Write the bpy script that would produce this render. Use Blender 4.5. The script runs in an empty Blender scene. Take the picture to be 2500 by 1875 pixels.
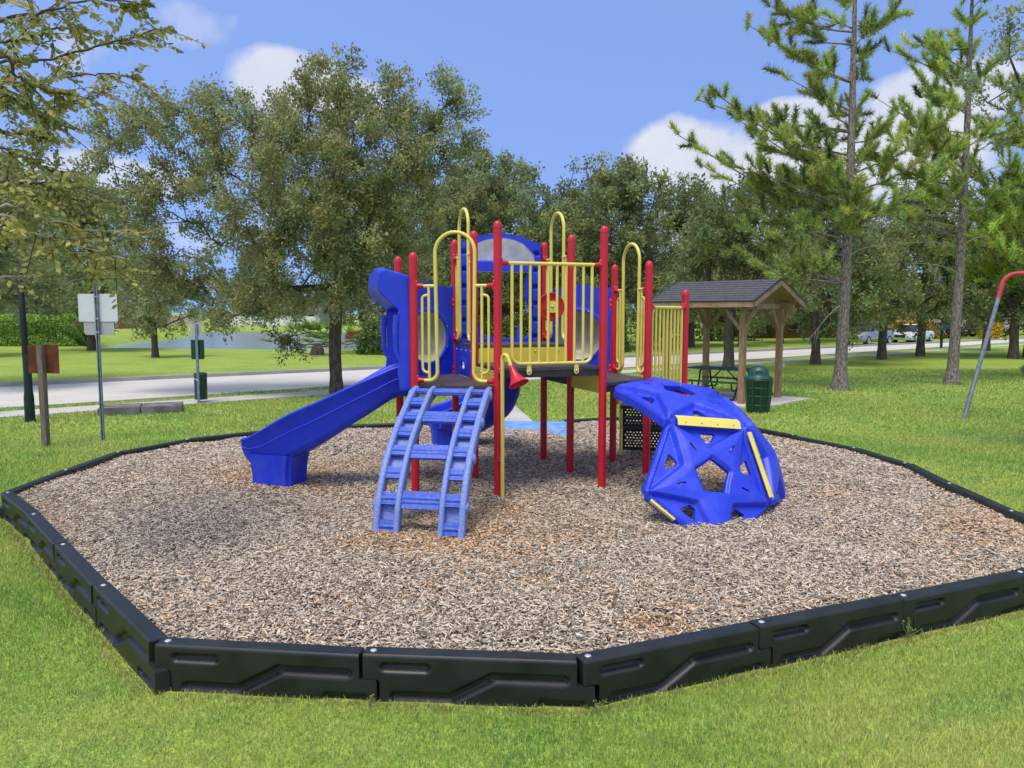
import bpy, math, random
import numpy as np
from mathutils import Vector, Matrix
R = math.radians
S = bpy.context.scene
COL = S.collection

# ------------------------------------------------------------------ camera, world, sun, exposure
CAM_H = 1.95
GZ = -0.24                      # lawn level; the wood chips lie at z = 0
cam_d = bpy.data.cameras.new("camera")
cam = bpy.data.objects.new("camera", cam_d)
COL.objects.link(cam)
cam_d.sensor_width = 36.0
cam_d.lens = 36.0 * 1880 / 2500
cam_d.clip_end = 6000
cam.location = (0, 0, CAM_H)
cam.rotation_euler = (R(90) - math.atan((937.5 - 765) / 1880), 0, 0)
S.camera = cam
S.render.resolution_x, S.render.resolution_y = 1024, 768

SUN_EL, SUN_AZ = R(69), R(208)    # azimuth measured clockwise from +Y (view direction)
SKY_STRENGTH = 0.14
wd = bpy.data.worlds.new("World"); S.world = wd; wd.use_nodes = True
nt = wd.node_tree; N = nt.nodes; LK = nt.links
for n in list(N): N.remove(n)
def wmath(op, a, b=None, c=None, clamp=False):
    m = N.new('ShaderNodeMath'); m.operation = op; m.use_clamp = clamp
    for i, v in enumerate((a, b, c)):
        if v is None: continue
        if isinstance(v, (int, float)): m.inputs[i].default_value = v
        else: LK.new(v, m.inputs[i])
    return m.outputs[0]
w_out = N.new('ShaderNodeOutputWorld'); w_bg = N.new('ShaderNodeBackground')
sky = N.new('ShaderNodeTexSky'); sky.sky_type = 'NISHITA'; sky.sun_disc = False
sky.sun_elevation = SUN_EL; sky.sun_rotation = SUN_AZ
sky.altitude = 0; sky.air_density = 1.0; sky.dust_density = 0.6; sky.ozone_density = 2.5
w_tc = N.new('ShaderNodeTexCoord'); w_sep = N.new('ShaderNodeSeparateXYZ')
LK.new(w_tc.outputs['Generated'], w_sep.inputs[0])
# the clear part of the sky is read well above the milky horizon band
w_up = N.new('ShaderNodeVectorMath'); w_up.operation = 'MULTIPLY_ADD'; w_up.inputs[1].default_value = (1, 1, 1.0); w_up.inputs[2].default_value = (0, 0, .42)
LK.new(w_tc.outputs['Generated'], w_up.inputs[0]); w_nm = N.new('ShaderNodeVectorMath'); w_nm.operation = 'NORMALIZE'
LK.new(w_up.outputs[0], w_nm.inputs[0]); LK.new(w_nm.outputs[0], sky.inputs[0])
w_az = wmath('ARCTAN2', w_sep.outputs[0], w_sep.outputs[1])
w_el = wmath('ARCSINE', w_sep.outputs[2])
w_n = N.new('ShaderNodeTexNoise'); w_n.inputs['Scale'].default_value = 7.0
w_n.inputs['Detail'].default_value = 8; w_n.inputs['Roughness'].default_value = 0.55
LK.new(w_tc.outputs['Generated'], w_n.inputs['Vector'])
w_n2 = N.new('ShaderNodeTexNoise'); w_n2.inputs['Scale'].default_value = 26.0
w_n2.inputs['Detail'].default_value = 6
LK.new(w_tc.outputs['Generated'], w_n2.inputs['Vector'])
noise = wmath('ADD', wmath('MULTIPLY', wmath('SUBTRACT', w_n.outputs[0], 0.5), 2.6), wmath('MULTIPLY', wmath('SUBTRACT', w_n2.outputs[0], 0.5), 0.7))
CLOUDS = [  # azimuth, elevation, half width, half height, density
    (0.225, 0.185, 0.085, 0.050, 1.0), (0.43, 0.175, 0.15, 0.050, 1.0), (0.345, 0.225, 0.06, 0.025, 0.9),
    (0.50, 0.235, 0.09, 0.035, 0.9), (-0.275, 0.272, 0.080, 0.040, 0.95), (-0.205, 0.258, 0.055, 0.028, 0.8),
    (-0.480, 0.280, 0.060, 0.034, 0.40), (-0.385, 0.320, 0.085, 0.035, 0.36),
    (-0.500, 0.150, 0.110, 0.030, 0.8), (-0.36, 0.10, 0.15, 0.05, 0.5), (0.40, 0.10, 0.35, 0.045, 0.6),
    (0.9, 0.35, 0.3, 0.10, 0.8), (-1.0, 0.30, 0.25, 0.08, 0.8), (2.6, 0.5, 0.9, 0.35, 0.9), (-2.3, 0.5, 0.9, 0.35, 0.9), (0.0, 1.15, 3.3, 0.36, 0.75)]  # last, largest clouds: unseen cover behind and overhead, added as neutral fill light
cl = None
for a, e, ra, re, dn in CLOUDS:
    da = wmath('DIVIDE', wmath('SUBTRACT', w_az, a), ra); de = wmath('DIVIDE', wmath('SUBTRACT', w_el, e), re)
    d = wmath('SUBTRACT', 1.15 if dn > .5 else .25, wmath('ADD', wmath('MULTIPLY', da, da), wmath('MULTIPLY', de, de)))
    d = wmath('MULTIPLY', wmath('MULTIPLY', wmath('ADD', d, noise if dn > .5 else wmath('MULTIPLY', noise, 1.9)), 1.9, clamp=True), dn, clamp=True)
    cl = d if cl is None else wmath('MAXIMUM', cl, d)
cl = wmath('SMOOTHSTEP', cl, 0.0, 1.0) if False else cl
tint = N.new('ShaderNodeMix'); tint.data_type = 'RGBA'; tint.blend_type = 'MULTIPLY'; tint.inputs[0].default_value = 1.0
SKY_TINT = (1.16, 1.12, 1.28, 1)
tint.inputs[7].default_value = SKY_TINT
LK.new(sky.outputs[0], tint.inputs[6])
cmix = N.new('ShaderNodeMix'); cmix.data_type = 'RGBA'
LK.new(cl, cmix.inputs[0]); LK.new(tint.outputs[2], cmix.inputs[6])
cshade = N.new('ShaderNodeMix'); cshade.data_type = 'RGBA'
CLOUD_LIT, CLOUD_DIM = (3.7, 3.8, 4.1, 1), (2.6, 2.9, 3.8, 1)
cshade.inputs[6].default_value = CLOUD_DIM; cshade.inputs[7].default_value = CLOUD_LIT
LK.new(wmath('MULTIPLY_ADD', w_n.outputs[0], 1.8, -0.35, clamp=True), cshade.inputs[0])
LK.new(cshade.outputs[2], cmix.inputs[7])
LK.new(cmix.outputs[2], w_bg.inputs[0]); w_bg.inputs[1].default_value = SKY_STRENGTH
LK.new(w_bg.outputs[0], w_out.inputs[0])

sun_d = bpy.data.lights.new("sun", 'SUN'); sun = bpy.data.objects.new("sun", sun_d); COL.objects.link(sun)
sun_d.energy = 1.75; sun_d.angle = R(24); sun_d.color = (1.0, 0.92, 0.77)
sun.location = (0, 0, 40)
sun.rotation_euler = (R(90) - SUN_EL, 0, math.pi - SUN_AZ)
S.view_settings.view_transform = 'Standard'; S.view_settings.look = 'None'
S.view_settings.gamma = 1; S.view_settings.exposure = 0.68
S.render.engine = 'CYCLES'
S.cycles.max_bounces = 6; S.cycles.transparent_max_bounces = 8

# ------------------------------------------------------------------ materials
MATS = {}
def mat(name, color, rough=0.6, spec=0.5, metal=0.0, vary=0.0, vscale=8.0, bump=0.0, bscale=60.0, color2=None, tintattr=False,
        transl=0.0, alpha=1.0, trans=0.0, stretch=None, lo=0.35, hi=0.65, detail=6, coords='Object', bdist=0.01):
    if name in MATS: return MATS[name]
    m = bpy.data.materials.new(name); m.use_nodes = True; MATS[name] = m
    t = m.node_tree; n = t.nodes; l = t.links
    b = n['Principled BSDF']; out = n['Material Output']
    b.inputs['Roughness'].default_value = rough; b.inputs['Metallic'].default_value = metal
    b.inputs['Specular IOR Level'].default_value = spec
    c1 = (*color, 1)
    b.inputs['Base Color'].default_value = c1
    tc = n.new('ShaderNodeTexCoord'); vec = tc.outputs[coords]
    if stretch:
        mp = n.new('ShaderNodeMapping'); mp.inputs['Scale'].default_value = stretch; l.new(vec, mp.inputs[0]); vec = mp.outputs[0]
    src = None
    if vary or color2:
        nz = n.new('ShaderNodeTexNoise'); nz.inputs['Scale'].default_value = vscale; nz.inputs['Detail'].default_value = detail
        l.new(vec, nz.inputs['Vector'])
        mr = n.new('ShaderNodeMapRange'); mr.inputs[1].default_value = lo; mr.inputs[2].default_value = hi
        l.new(nz.outputs[0], mr.inputs[0])
        mx = n.new('ShaderNodeMix'); mx.data_type = 'RGBA'
        mx.inputs[6].default_value = c1
        mx.inputs[7].default_value = (*(color2 if color2 else tuple(v * (1 + vary) for v in color)), 1)
        if not color2: mx.inputs[6].default_value = (*(v * (1 - vary) for v in color), 1)
        l.new(mr.outputs[0], mx.inputs[0]); src = mx.outputs[2]
        rr = n.new('ShaderNodeMapRange'); rr.inputs[3].default_value = max(0.02, rough - .07); rr.inputs[4].default_value = min(1, rough + .09)
        l.new(nz.outputs[0], rr.inputs[0]); l.new(rr.outputs[0], b.inputs['Roughness'])
    if tintattr:
        at = n.new('ShaderNodeAttribute'); at.attribute_name = 'tint'
        mv = n.new('ShaderNodeMix'); mv.data_type = 'RGBA'; mv.blend_type = 'MULTIPLY'; mv.inputs[0].default_value = 1
        if src: l.new(src, mv.inputs[6])
        else: mv.inputs[6].default_value = c1
        l.new(at.outputs['Color'], mv.inputs[7]); src = mv.outputs[2]
        if transl and name != 'grass_blade':
            oi = n.new('ShaderNodeObjectInfo'); mo = n.new('ShaderNodeMapRange'); mo.inputs[3].default_value = .82; mo.inputs[4].default_value = 1.16
            l.new(oi.outputs['Random'], mo.inputs[0]); mw = n.new('ShaderNodeMix'); mw.data_type = 'RGBA'; mw.blend_type = 'MULTIPLY'; mw.inputs[0].default_value = 1
            l.new(src, mw.inputs[6]); l.new(mo.outputs[0], mw.inputs[7]); src = mw.outputs[2]
    if src: l.new(src, b.inputs['Base Color'])
    if bump:
        bn = n.new('ShaderNodeTexNoise'); bn.inputs['Scale'].default_value = bscale; bn.inputs['Detail'].default_value = 5
        l.new(vec, bn.inputs['Vector'])
        bp = n.new('ShaderNodeBump'); bp.inputs['Strength'].default_value = bump; bp.inputs['Distance'].default_value = bdist
        l.new(bn.outputs[0], bp.inputs['Height']); l.new(bp.outputs[0], b.inputs['Normal'])
    if transl:
        tr = n.new('ShaderNodeBsdfTranslucent'); ms = n.new('ShaderNodeMixShader'); ms.inputs[0].default_value = transl
        if src: l.new(src, tr.inputs[0])
        else: tr.inputs[0].default_value = c1
        l.new(b.outputs[0], ms.inputs[1]); l.new(tr.outputs[0], ms.inputs[2]); l.new(ms.outputs[0], out.inputs[0])
    if trans: b.inputs['Transmission Weight'].default_value = trans
    if alpha < 1: b.inputs['Alpha'].default_value = alpha
    return m

RED = mat('red_powder_coat', (0.60, 0.012, 0.03), 0.35, 0.5, vary=.06, vscale=5, bump=.05, bscale=180)
YEL = mat('yellow_powder_coat', (0.80, 0.66, 0.13), 0.38, 0.5, vary=.05, vscale=6, bump=.04, bscale=150)
YELP = mat('yellow_plastic', (0.80, 0.62, 0.07), 0.42, 0.45, vary=.06, vscale=5)
BLUE = mat('blue_moulded_plastic', (0.018, 0.048, 0.66), 0.40, 0.5, color2=(0.045, 0.085, 0.66), vscale=7, lo=.5, hi=.85, bump=.12, bscale=220)
BLUEF = mat('faded_blue_plastic', (0.10, 0.17, 0.62), 0.5, 0.4, color2=(0.04, 0.09, 0.60), vscale=11, bump=.2, bscale=160)
BLUEW = mat('worn_blue_plastic', (0.13, 0.205, 0.56), 0.5, 0.35, color2=(0.25, 0.325, 0.61), vscale=55, bump=.25, bscale=120)
BLUEW2 = mat('worn_blue_rung_plastic', (0.055, 0.115, 0.54), 0.5, 0.35, color2=(0.12, 0.185, 0.57), vscale=30, bump=.12, bscale=120, lo=.4, hi=.7)
RAMPB = mat('ramp_blue_plastic', (0.10, 0.30, 0.72), 0.5, 0.4, color2=(0.22, 0.42, 0.78), vscale=5, bump=.2)
BUBBLE = mat('hazy_bubble_plastic', (0.62, 0.60, 0.50), 0.28, 0.5, color2=(0.50, 0.50, 0.44), vscale=4, alpha=.62)
BUBBLEG = mat('scratched_grey_plastic', (0.42, 0.42, 0.44), 0.5, 0.4, color2=(0.60, 0.60, 0.61), vscale=9, bump=.3, bscale=70, alpha=.93)
DECK = mat('brown_deck_coating', (0.075, 0.062, 0.062), 0.55, 0.4, vary=.2, vscale=9, bump=.3, bscale=120)
DECKE = mat('dark_deck_coating', (0.03, 0.028, 0.03), 0.5, 0.4, vary=.2, vscale=9)
BLACK = mat('black_coated_steel', (0.012, 0.012, 0.014), 0.4, 0.5, vary=.2)
STEEL = mat('galvanised_steel', (0.42, 0.44, 0.46), 0.38, 0.5, metal=.85, vary=.15, vscale=25)
STEELB = mat('blue_grey_galvanised_pole', (0.16, 0.20, 0.25), 0.5, 0.5, metal=.35, color2=(0.26, 0.30, 0.34), vscale=12, bump=.1)
TIMB = mat('dark_green_border_plastic', (0.009, 0.013, 0.0125), 0.40, 0.5, color2=(0.020, 0.024, 0.022), vscale=5, bump=.25, bscale=260, bdist=.004)
CAPM = mat('pale_spike_cap', (0.5, 0.53, 0.55), 0.4, 0.5, metal=.3)
CONC = mat('pale_concrete', (0.50, 0.49, 0.46), 0.85, 0.2, vary=.10, vscale=1.5, bump=.3, bscale=90)
CONCR = mat('road_concrete', (0.58, 0.56, 0.51), 0.9, 0.2, vary=.06, vscale=.7, bump=.2, bscale=40)
KERB = mat('kerb_concrete', (0.36, 0.35, 0.33), 0.9, 0.2, vary=.12, vscale=1.5)
CONCD = mat('weathered_concrete', (0.22, 0.215, 0.21), 0.9, 0.2, color2=(0.11, 0.105, 0.10), vscale=3.5, bump=.6, bscale=35)
WOOD = mat('cedar_timber', (0.42, 0.27, 0.16), 0.75, 0.25, color2=(0.27, 0.155, 0.085), vscale=7, bump=.4, bscale=30, stretch=(6, 6, .7))
WOODH = mat('cedar_board', (0.40, 0.27, 0.18), 0.75, 0.25, color2=(0.26, 0.16, 0.10), vscale=4, bump=.4, bscale=30)
WOODG = mat('grey_weathered_wood', (0.24, 0.20, 0.15), 0.85, 0.2, color2=(0.12, 0.095, 0.07), vscale=9, bump=.5, bscale=30, stretch=(6, 6, .5))
RUST = mat('rusty_sheet', (0.22, 0.055, 0.018), 0.75, 0.3, color2=(0.085, 0.028, 0.014), vscale=5, bump=.3, lo=.3, hi=.6)
SHING = mat('asphalt_shingles', (0.065, 0.067, 0.078), 0.9, 0.2, color2=(0.135, 0.135, 0.15), vscale=5, bump=.6, bscale=60, stretch=(1, 9, 9))
DRIP = mat('dark_drip_edge', (0.012, 0.016, 0.02), 0.4)
GREENP = mat('green_coated_metal', (0.012, 0.072, 0.052), 0.4, 0.5, vary=.2, vscale=7)
GREEND = mat('dark_green_plastic', (0.008, 0.045, 0.030), 0.35, 0.5, vary=.2, vscale=7)
ALU = mat('bare_sign_aluminium', (0.66, 0.68, 0.71), 0.5, 0.5, metal=.1, vary=.05, vscale=3)
ALU2 = mat('grey_sign_back', (0.45, 0.43, 0.46), 0.55, 0.5, metal=.1, vary=.05, vscale=3)
BARK = mat('oak_bark', (0.15, 0.125, 0.10), 0.95, 0.15, color2=(0.07, 0.055, 0.043), vscale=16, bump=1.0, bscale=22, stretch=(1, 1, .3), bdist=.03)
PBARK = mat('pine_bark', (0.31, 0.275, 0.235), 0.95, 0.15, color2=(0.12, 0.098, 0.08), vscale=34, bump=1.0, bscale=14, stretch=(1, 1, .28), lo=.42, hi=.6, bdist=.05)
PALEB = mat('pale_twig_bark', (0.33, 0.29, 0.23), 0.9, 0.15, vary=.2)
LEAF = mat('oak_leaf', (0.28, 0.32, 0.135), 0.55, 0.35, tintattr=True, transl=.46)
PLEAF = mat('pine_needle', (0.44, 0.55, 0.16), 0.55, 0.3, tintattr=True, transl=.3)
ELEAF = mat('elm_leaf', (0.52, 0.54, 0.20), 0.5, 0.35, tintattr=True, transl=.4)
HLEAF = mat('hedge_leaf', (0.22, 0.34, 0.08), 0.45, 0.4, tintattr=True, transl=.25)
GLEAF = mat('grass_blade', (0.47, 0.575, 0.175), 0.55, 0.25, tintattr=True, transl=.35)
CHIP = mat('wood_chip', (0.53, 0.465, 0.372), 0.85, 0.2, tintattr=True, bump=.3, bscale=60)

# ------------------------------------------------------------------ mesh helpers
def V3(*a): return np.array(a if len(a) > 1 else a[0], float)
def unit(v): v = np.asarray(v, float); return v / (np.linalg.norm(v) + 1e-12)

class MB:
    def __init__(s): s.v = []; s.f = []; s.m = []; s.sm = []; s.mats = []; s.cuts = []
    def cut(s):
        '''what follows is a new separate object of the same name'''
        if s.f: s.cuts.append((len(s.v), len(s.f)))
    def mi(s, m):
        if m not in s.mats: s.mats.append(m)
        return s.mats.index(m)
    def add(s, vs, fs, m, smooth=False):
        o = len(s.v); s.v += [tuple(map(float, p)) for p in vs]; k = s.mi(m)
        for f in fs: s.f.append(tuple(i + o for i in f)); s.m.append(k); s.sm.append(smooth)
    def box(s, c, h, m, rz=0.0, ax=None):
        if ax is None:
            ca, sa = math.cos(rz), math.sin(rz); ax = (V3(ca, sa, 0), V3(-sa, ca, 0), V3(0, 0, 1))
        c = V3(c); p = []
        for i in (-1, 1):
            for j in (-1, 1):
                for k in (-1, 1): p.append(c + ax[0] * h[0] * i + ax[1] * h[1] * j + ax[2] * h[2] * k)
        s.add(p, [(0, 1, 3, 2), (4, 6, 7, 5), (0, 4, 5, 1), (2, 3, 7, 6), (0, 2, 6, 4), (1, 5, 7, 3)], m)
    def beam(s, a, b, w, h, m, up=(0, 0, 1)):
        a = V3(a); b = V3(b); x = unit(b - a); y = unit(np.cross(V3(up), x)); z = np.cross(x, y)
        s.box((a + b) / 2, (np.linalg.norm(b - a) / 2, w / 2, h / 2), m, ax=(x, y, z))
    def tube(s, path, r, m, n=10, caps=True, smooth=True, flat=1.0):
        P = [V3(p) for p in path]; k = len(P); r = [r] * k if isinstance(r, (int, float)) else list(r)
        T = [unit(P[min(i + 1, k - 1)] - P[max(i - 1, 0)]) for i in range(k)]
        u = unit(np.cross(T[0], V3(0.13, 0.21, 1.0) if abs(T[0][2]) < .9 else V3(1, .1, 0)))
        vs = []; fs = []
        for i in range(k):
            u = unit(u - T[i] * (u @ T[i])); w = np.cross(T[i], u)
            for j in range(n):
                a = 2 * math.pi * j / n; vs.append(P[i] + r[i] * (u * math.cos(a) + w * math.sin(a) * flat))
        for i in range(k - 1):
            for j in range(n):
                j2 = (j + 1) % n; fs.append((i * n + j, i * n + j2, (i + 1) * n + j2, (i + 1) * n + j))
        s.add(vs, fs, m, smooth)
        if caps:
            s.add(vs[:n], [tuple(range(n))[::-1]], m); s.add(vs[-n:], [tuple(range(n))], m)
    def lathe(s, c, prof, m, n=24, axis=(0, 0, 1), smooth=True):
        ax = unit(axis); u = unit(np.cross(ax, V3(0.3, 1, 0.2))); w = np.cross(ax, u); c = V3(c); vs = []; fs = []
        for (r, z) in prof:
            for j in range(n):
                a = 2 * math.pi * j / n; vs.append(c + ax * z + (u * math.cos(a) + w * math.sin(a)) * max(r, 1e-4))
        for i in range(len(prof) - 1):
            for j in range(n):
                j2 = (j + 1) % n; fs.append((i * n + j, i * n + j2, (i + 1) * n + j2, (i + 1) * n + j))
        s.add(vs, fs, m, smooth)
    def prism(s, poly, o, ex, ey, t, m, smooth=False):
        """polygon (2D) placed at o with axes ex, ey, thickness t along ex x ey"""
        o = V3(o); ex = V3(ex); ey = V3(ey); n = unit(np.cross(ex, ey)) * t; k = len(poly)
        a = [o + ex * x + ey * y for x, y in poly]; b = [p + n for p in a]
        s.add(a + b, [tuple(range(k))[::-1], tuple(range(k, 2 * k))] + [(i, (i + 1) % k, (i + 1) % k + k, i + k) for i in range(k)], m, smooth)
    def sweep(s, path, prof, m, side=None, smooth=True, closed=True, caps=True):
        """profile points (a,b): a along side vector, b along up; per path point"""
        P = [V3(p) for p in path]; k = len(P); n = len(prof[0]) if isinstance(prof, list) and isinstance(prof[0], list) else len(prof)
        vs = []; fs = []
        for i in range(k):
            T = unit(P[min(i + 1, k - 1)] - P[max(i - 1, 0)])
            sd = unit(side) if side is not None else unit(np.cross(T, V3(0, 0, 1))); up = np.cross(sd, T)
            pr = prof[i] if isinstance(prof[0], list) else prof
            for a, b in pr: vs.append(P[i] + sd * a + up * b)
        for i in range(k - 1):
            for j in range(n if closed else n - 1):
                j2 = (j + 1) % n; fs.append((i * n + j, (i + 1) * n + j, (i + 1) * n + j2, i * n + j2))
        s.add(vs, fs, m, smooth)
        if caps and closed:
            s.add(vs[:n], [tuple(range(n))], m); s.add(vs[-n:], [tuple(range(n))[::-1]], m)
    def build(s, name, parent=None, bevel=0.0, recalc=True):
        if s.cuts:
            o = None; st = [(0, 0)] + s.cuts + [(len(s.v), len(s.f))]
            for (v0, f0), (v1, f1) in zip(st, st[1:]):
                if f1 == f0: continue
                q = MB(); q.v = s.v[v0:v1]; q.f = [tuple(i - v0 for i in f) for f in s.f[f0:f1]]; q.m = s.m[f0:f1]; q.sm = s.sm[f0:f1]; q.mats = s.mats
                o = q.build(name, parent, bevel, recalc)
            return o
        me = bpy.data.meshes.new(name); me.from_pydata(s.v, [], s.f)
        for m in s.mats: me.materials.append(m)
        me.polygons.foreach_set('material_index', s.m); me.polygons.foreach_set('use_smooth', s.sm)
        if recalc:
            import bmesh
            bm = bmesh.new(); bm.from_mesh(me)
            bmesh.ops.recalc_face_normals(bm, faces=bm.faces)
            if bevel:
                bmesh.ops.remove_doubles(bm, verts=bm.verts, dist=1e-5)
                ed = [e for e in bm.edges if len(e.link_faces) == 2 and not e.link_faces[0].smooth and e.calc_face_angle(0) > .5]
                bmesh.ops.bevel(bm, geom=ed, offset=bevel, segments=2, affect='EDGES', clamp_overlap=True)
            bm.to_mesh(me); bm.free()
        me.update()
        o = bpy.data.objects.new(name, me); COL.objects.link(o)
        if parent is not None: o.parent = parent
        return o

def rebase(o):
    """children are built in world coordinates: keep them in place under an Empty that stands at its base"""
    for c in o.children: c.matrix_parent_inverse = Matrix.Translation(-Vector(o.location)) if o.rotation_euler.z == 0 else o.matrix_world.inverted()

def tag(o, label, cat, group=None, kind=None):
    if label: o['label'] = label
    if cat: o['category'] = cat
    if group: o['group'] = group
    if kind: o['kind'] = kind
    return o
def thing(name, loc, label, cat, group=None):
    o = bpy.data.objects.new(name, None); COL.objects.link(o); o.location = loc; o.empty_display_size = .2
    return tag(o, label, cat, group)
def done(o):
    """shift world-built children so that the Empty can sit at its base"""
    inv = Matrix.Translation(-Vector(o.location))
    for c in o.children: c.matrix_parent_inverse = inv
def copy_tree(o, parent=None):
    c = o.copy(); COL.objects.link(c)
    if parent is not None: c.parent = parent
    for ch in list(o.children): copy_tree(ch, c)
    return c

def fillet(pts, radii, n=7):
    pts = [V3(p) for p in pts]; out = [pts[0]]
    for i in range(1, len(pts) - 1):
        r = radii[i - 1] if isinstance(radii, (list, tuple)) else radii
        a, b, c = pts[i - 1], pts[i], pts[i + 1]; u1 = unit(a - b); u2 = unit(c - b)
        ang = math.acos(max(-1, min(1, float(u1 @ u2))))
        if ang > math.pi - .02: out.append(b); continue
        t = min(r / math.tan(ang / 2), np.linalg.norm(a - b) * .499, np.linalg.norm(c - b) * .499); rr = t * math.tan(ang / 2)
        bis = unit(u1 + u2); o = b + bis * rr / math.sin(ang / 2); p0 = b + u1 * t; p1 = b + u2 * t
        e0 = unit(p0 - o); e1 = p1 - o; e1 = unit(e1 - e0 * (e0 @ e1)); tot = math.pi - ang
        for k in range(n + 1):
            q = tot * k / n; out.append(o + rr * (e0 * math.cos(q) + e1 * math.sin(q)))
    out.append(pts[-1]); return out
def catmull(pts, n=8):
    P = [V3(p) for p in pts]; P = [2 * P[0] - P[1]] + P + [2 * P[-1] - P[-2]]; out = []
    for i in range(1, len(P) - 2):
        for k in range(n):
            t = k / n; a, b, c, d = P[i - 1:i + 3]
            out.append(.5 * ((2 * b) + (c - a) * t + (2 * a - 5 * b + 4 * c - d) * t * t + (3 * b - a - 3 * c + d) * t ** 3))
    out.append(P[-2]); return out
def smoothstep(a, b, x):
    t = np.clip((x - a) / (b - a), 0, 1); return t * t * (3 - 2 * t)
def sd_box(x, y, cx, cy, hx, hy, r=0.0):
    dx = np.abs(x - cx) - hx + r; dy = np.abs(y - cy) - hy + r
    return np.hypot(np.maximum(dx, 0), np.maximum(dy, 0)) + np.minimum(np.maximum(dx, dy), 0) - r
def sd_poly(x, y, poly):
    P = np.array(poly, float); n = len(P); d = np.full(x.shape, 1e9); s = np.ones(x.shape)
    for i in range(n):
        a = P[i]; b = P[i - 1]; e = b - a; wx = x - a[0]; wy = y - a[1]
        t = np.clip((wx * e[0] + wy * e[1]) / (e @ e), 0, 1); d = np.minimum(d, np.hypot(wx - e[0] * t, wy - e[1] * t))
        c1 = y >= a[1]; c2 = y < b[1]; c3 = e[0] * wy > e[1] * wx
        s = np.where((c1 & c2 & c3) | (~c1 & ~c2 & ~c3), -s, s)
    return s * d
def sd_seg(x, y, a, b, r):
    a = np.array(a, float); e = np.array(b, float) - a; t = np.clip(((x - a[0]) * e[0] + (y - a[1]) * e[1]) / (e @ e), 0, 1)
    return np.hypot(x - a[0] - e[0] * t, y - a[1] - e[1] * t) - r

def plate(x0, x1, y0, y1, nx, ny, sdf, front, back, mapf, material, name, parent=None, smooth=True):
    """solid sheet cut to sdf<0 with relief on its front; mapf(x,y,z)->world"""
    X, Y = np.meshgrid(np.linspace(x0, x1, nx), np.linspace(y0, y1, ny)); hx = (x1 - x0) / (nx - 1); hy = (y1 - y0) / (ny - 1)
    for it in range(2):
        D = sdf(X, Y); e = 1e-4
        gx = (sdf(X + e, Y) - sdf(X - e, Y)) / (2 * e); gy = (sdf(X, Y + e) - sdf(X, Y - e)) / (2 * e)
        sel = np.abs(D) < .6 * max(hx, hy) if it == 0 else sel
        g2 = gx * gx + gy * gy + 1e-6
        mx = np.clip(-D * gx / g2, -.7 * hx, .7 * hx); my = np.clip(-D * gy / g2, -.7 * hy, .7 * hy)
        X = np.where(sel, X + mx, X); Y = np.where(sel, Y + my, Y)
    D = sdf(X, Y); ins = D < .12 * max(hx, hy)
    F = front(X, Y) + 0 * X; B = back(X, Y) + 0 * X
    idx = -np.ones(X.shape, int); faces = []
    def q(i, j): return i * nx + j
    for i in range(ny - 1):
        for j in range(nx - 1):
            c = [(i, j), (i, j + 1), (i + 1, j + 1), (i + 1, j)]; k = [p for p in c if ins[p]]
            if len(k) >= 3: faces.append(tuple(q(*p) for p in k))
    fs = list(faces); M = nx * ny
    cnt = {}
    for f in faces:
        for a, b in zip(f, f[1:] + f[:1]): cnt[(a, b)] = 1
    allf = list(faces) + [tuple(i + M for i in f[::-1]) for f in faces] + [(b, a, a + M, b + M) for (a, b) in cnt if (b, a) not in cnt]
    nf = len(faces)
    W = np.stack(mapf(np.concatenate([X.ravel(), X.ravel()]), np.concatenate([Y.ravel(), Y.ravel()]), np.concatenate([F.ravel(), B.ravel()])), -1)
    used = sorted(set(i for f in allf for i in f)); rem = {u: k for k, u in enumerate(used)}
    me = bpy.data.meshes.new(name); me.from_pydata([tuple(W[u]) for u in used], [], [tuple(rem[i] for i in f) for f in allf])
    me.materials.append(material)
    me.polygons.foreach_set('use_smooth', [smooth] * len(allf)); me.update()
    if smooth:
        try: me.set_sharp_from_angle(angle=R(40))
        except Exception: pass
    o = bpy.data.objects.new(name, me); COL.objects.link(o)
    if parent is not None: o.parent = parent
    return o

def fast_mesh(name, V, F, material, tint=None, parent=None, smooth=False, link=True):
    V = np.ascontiguousarray(V, dtype=np.float32).reshape(-1, 3); F = np.ascontiguousarray(F, dtype=np.int32); k = F.shape[1]
    me = bpy.data.meshes.new(name); me.vertices.add(len(V)); me.vertices.foreach_set('co', V.ravel())
    me.loops.add(F.size); me.loops.foreach_set('vertex_index', F.ravel())
    me.polygons.add(len(F)); me.polygons.foreach_set('loop_start', np.arange(0, F.size, k, dtype=np.int32))
    if smooth: me.polygons.foreach_set('use_smooth', np.ones(len(F), bool))
    if tint is not None:
        a = me.attributes.new('tint', 'FLOAT_COLOR', 'POINT'); t = np.ones((len(V), 4), np.float32); t[:, :3] = tint; a.data.foreach_set('color', t.ravel())
    me.materials.append(material); me.update(calc_edges=True); me.validate()
    o = bpy.data.objects.new(name, me)
    if link: COL.objects.link(o)
    if parent is not None: o.parent = parent
    return o

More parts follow.
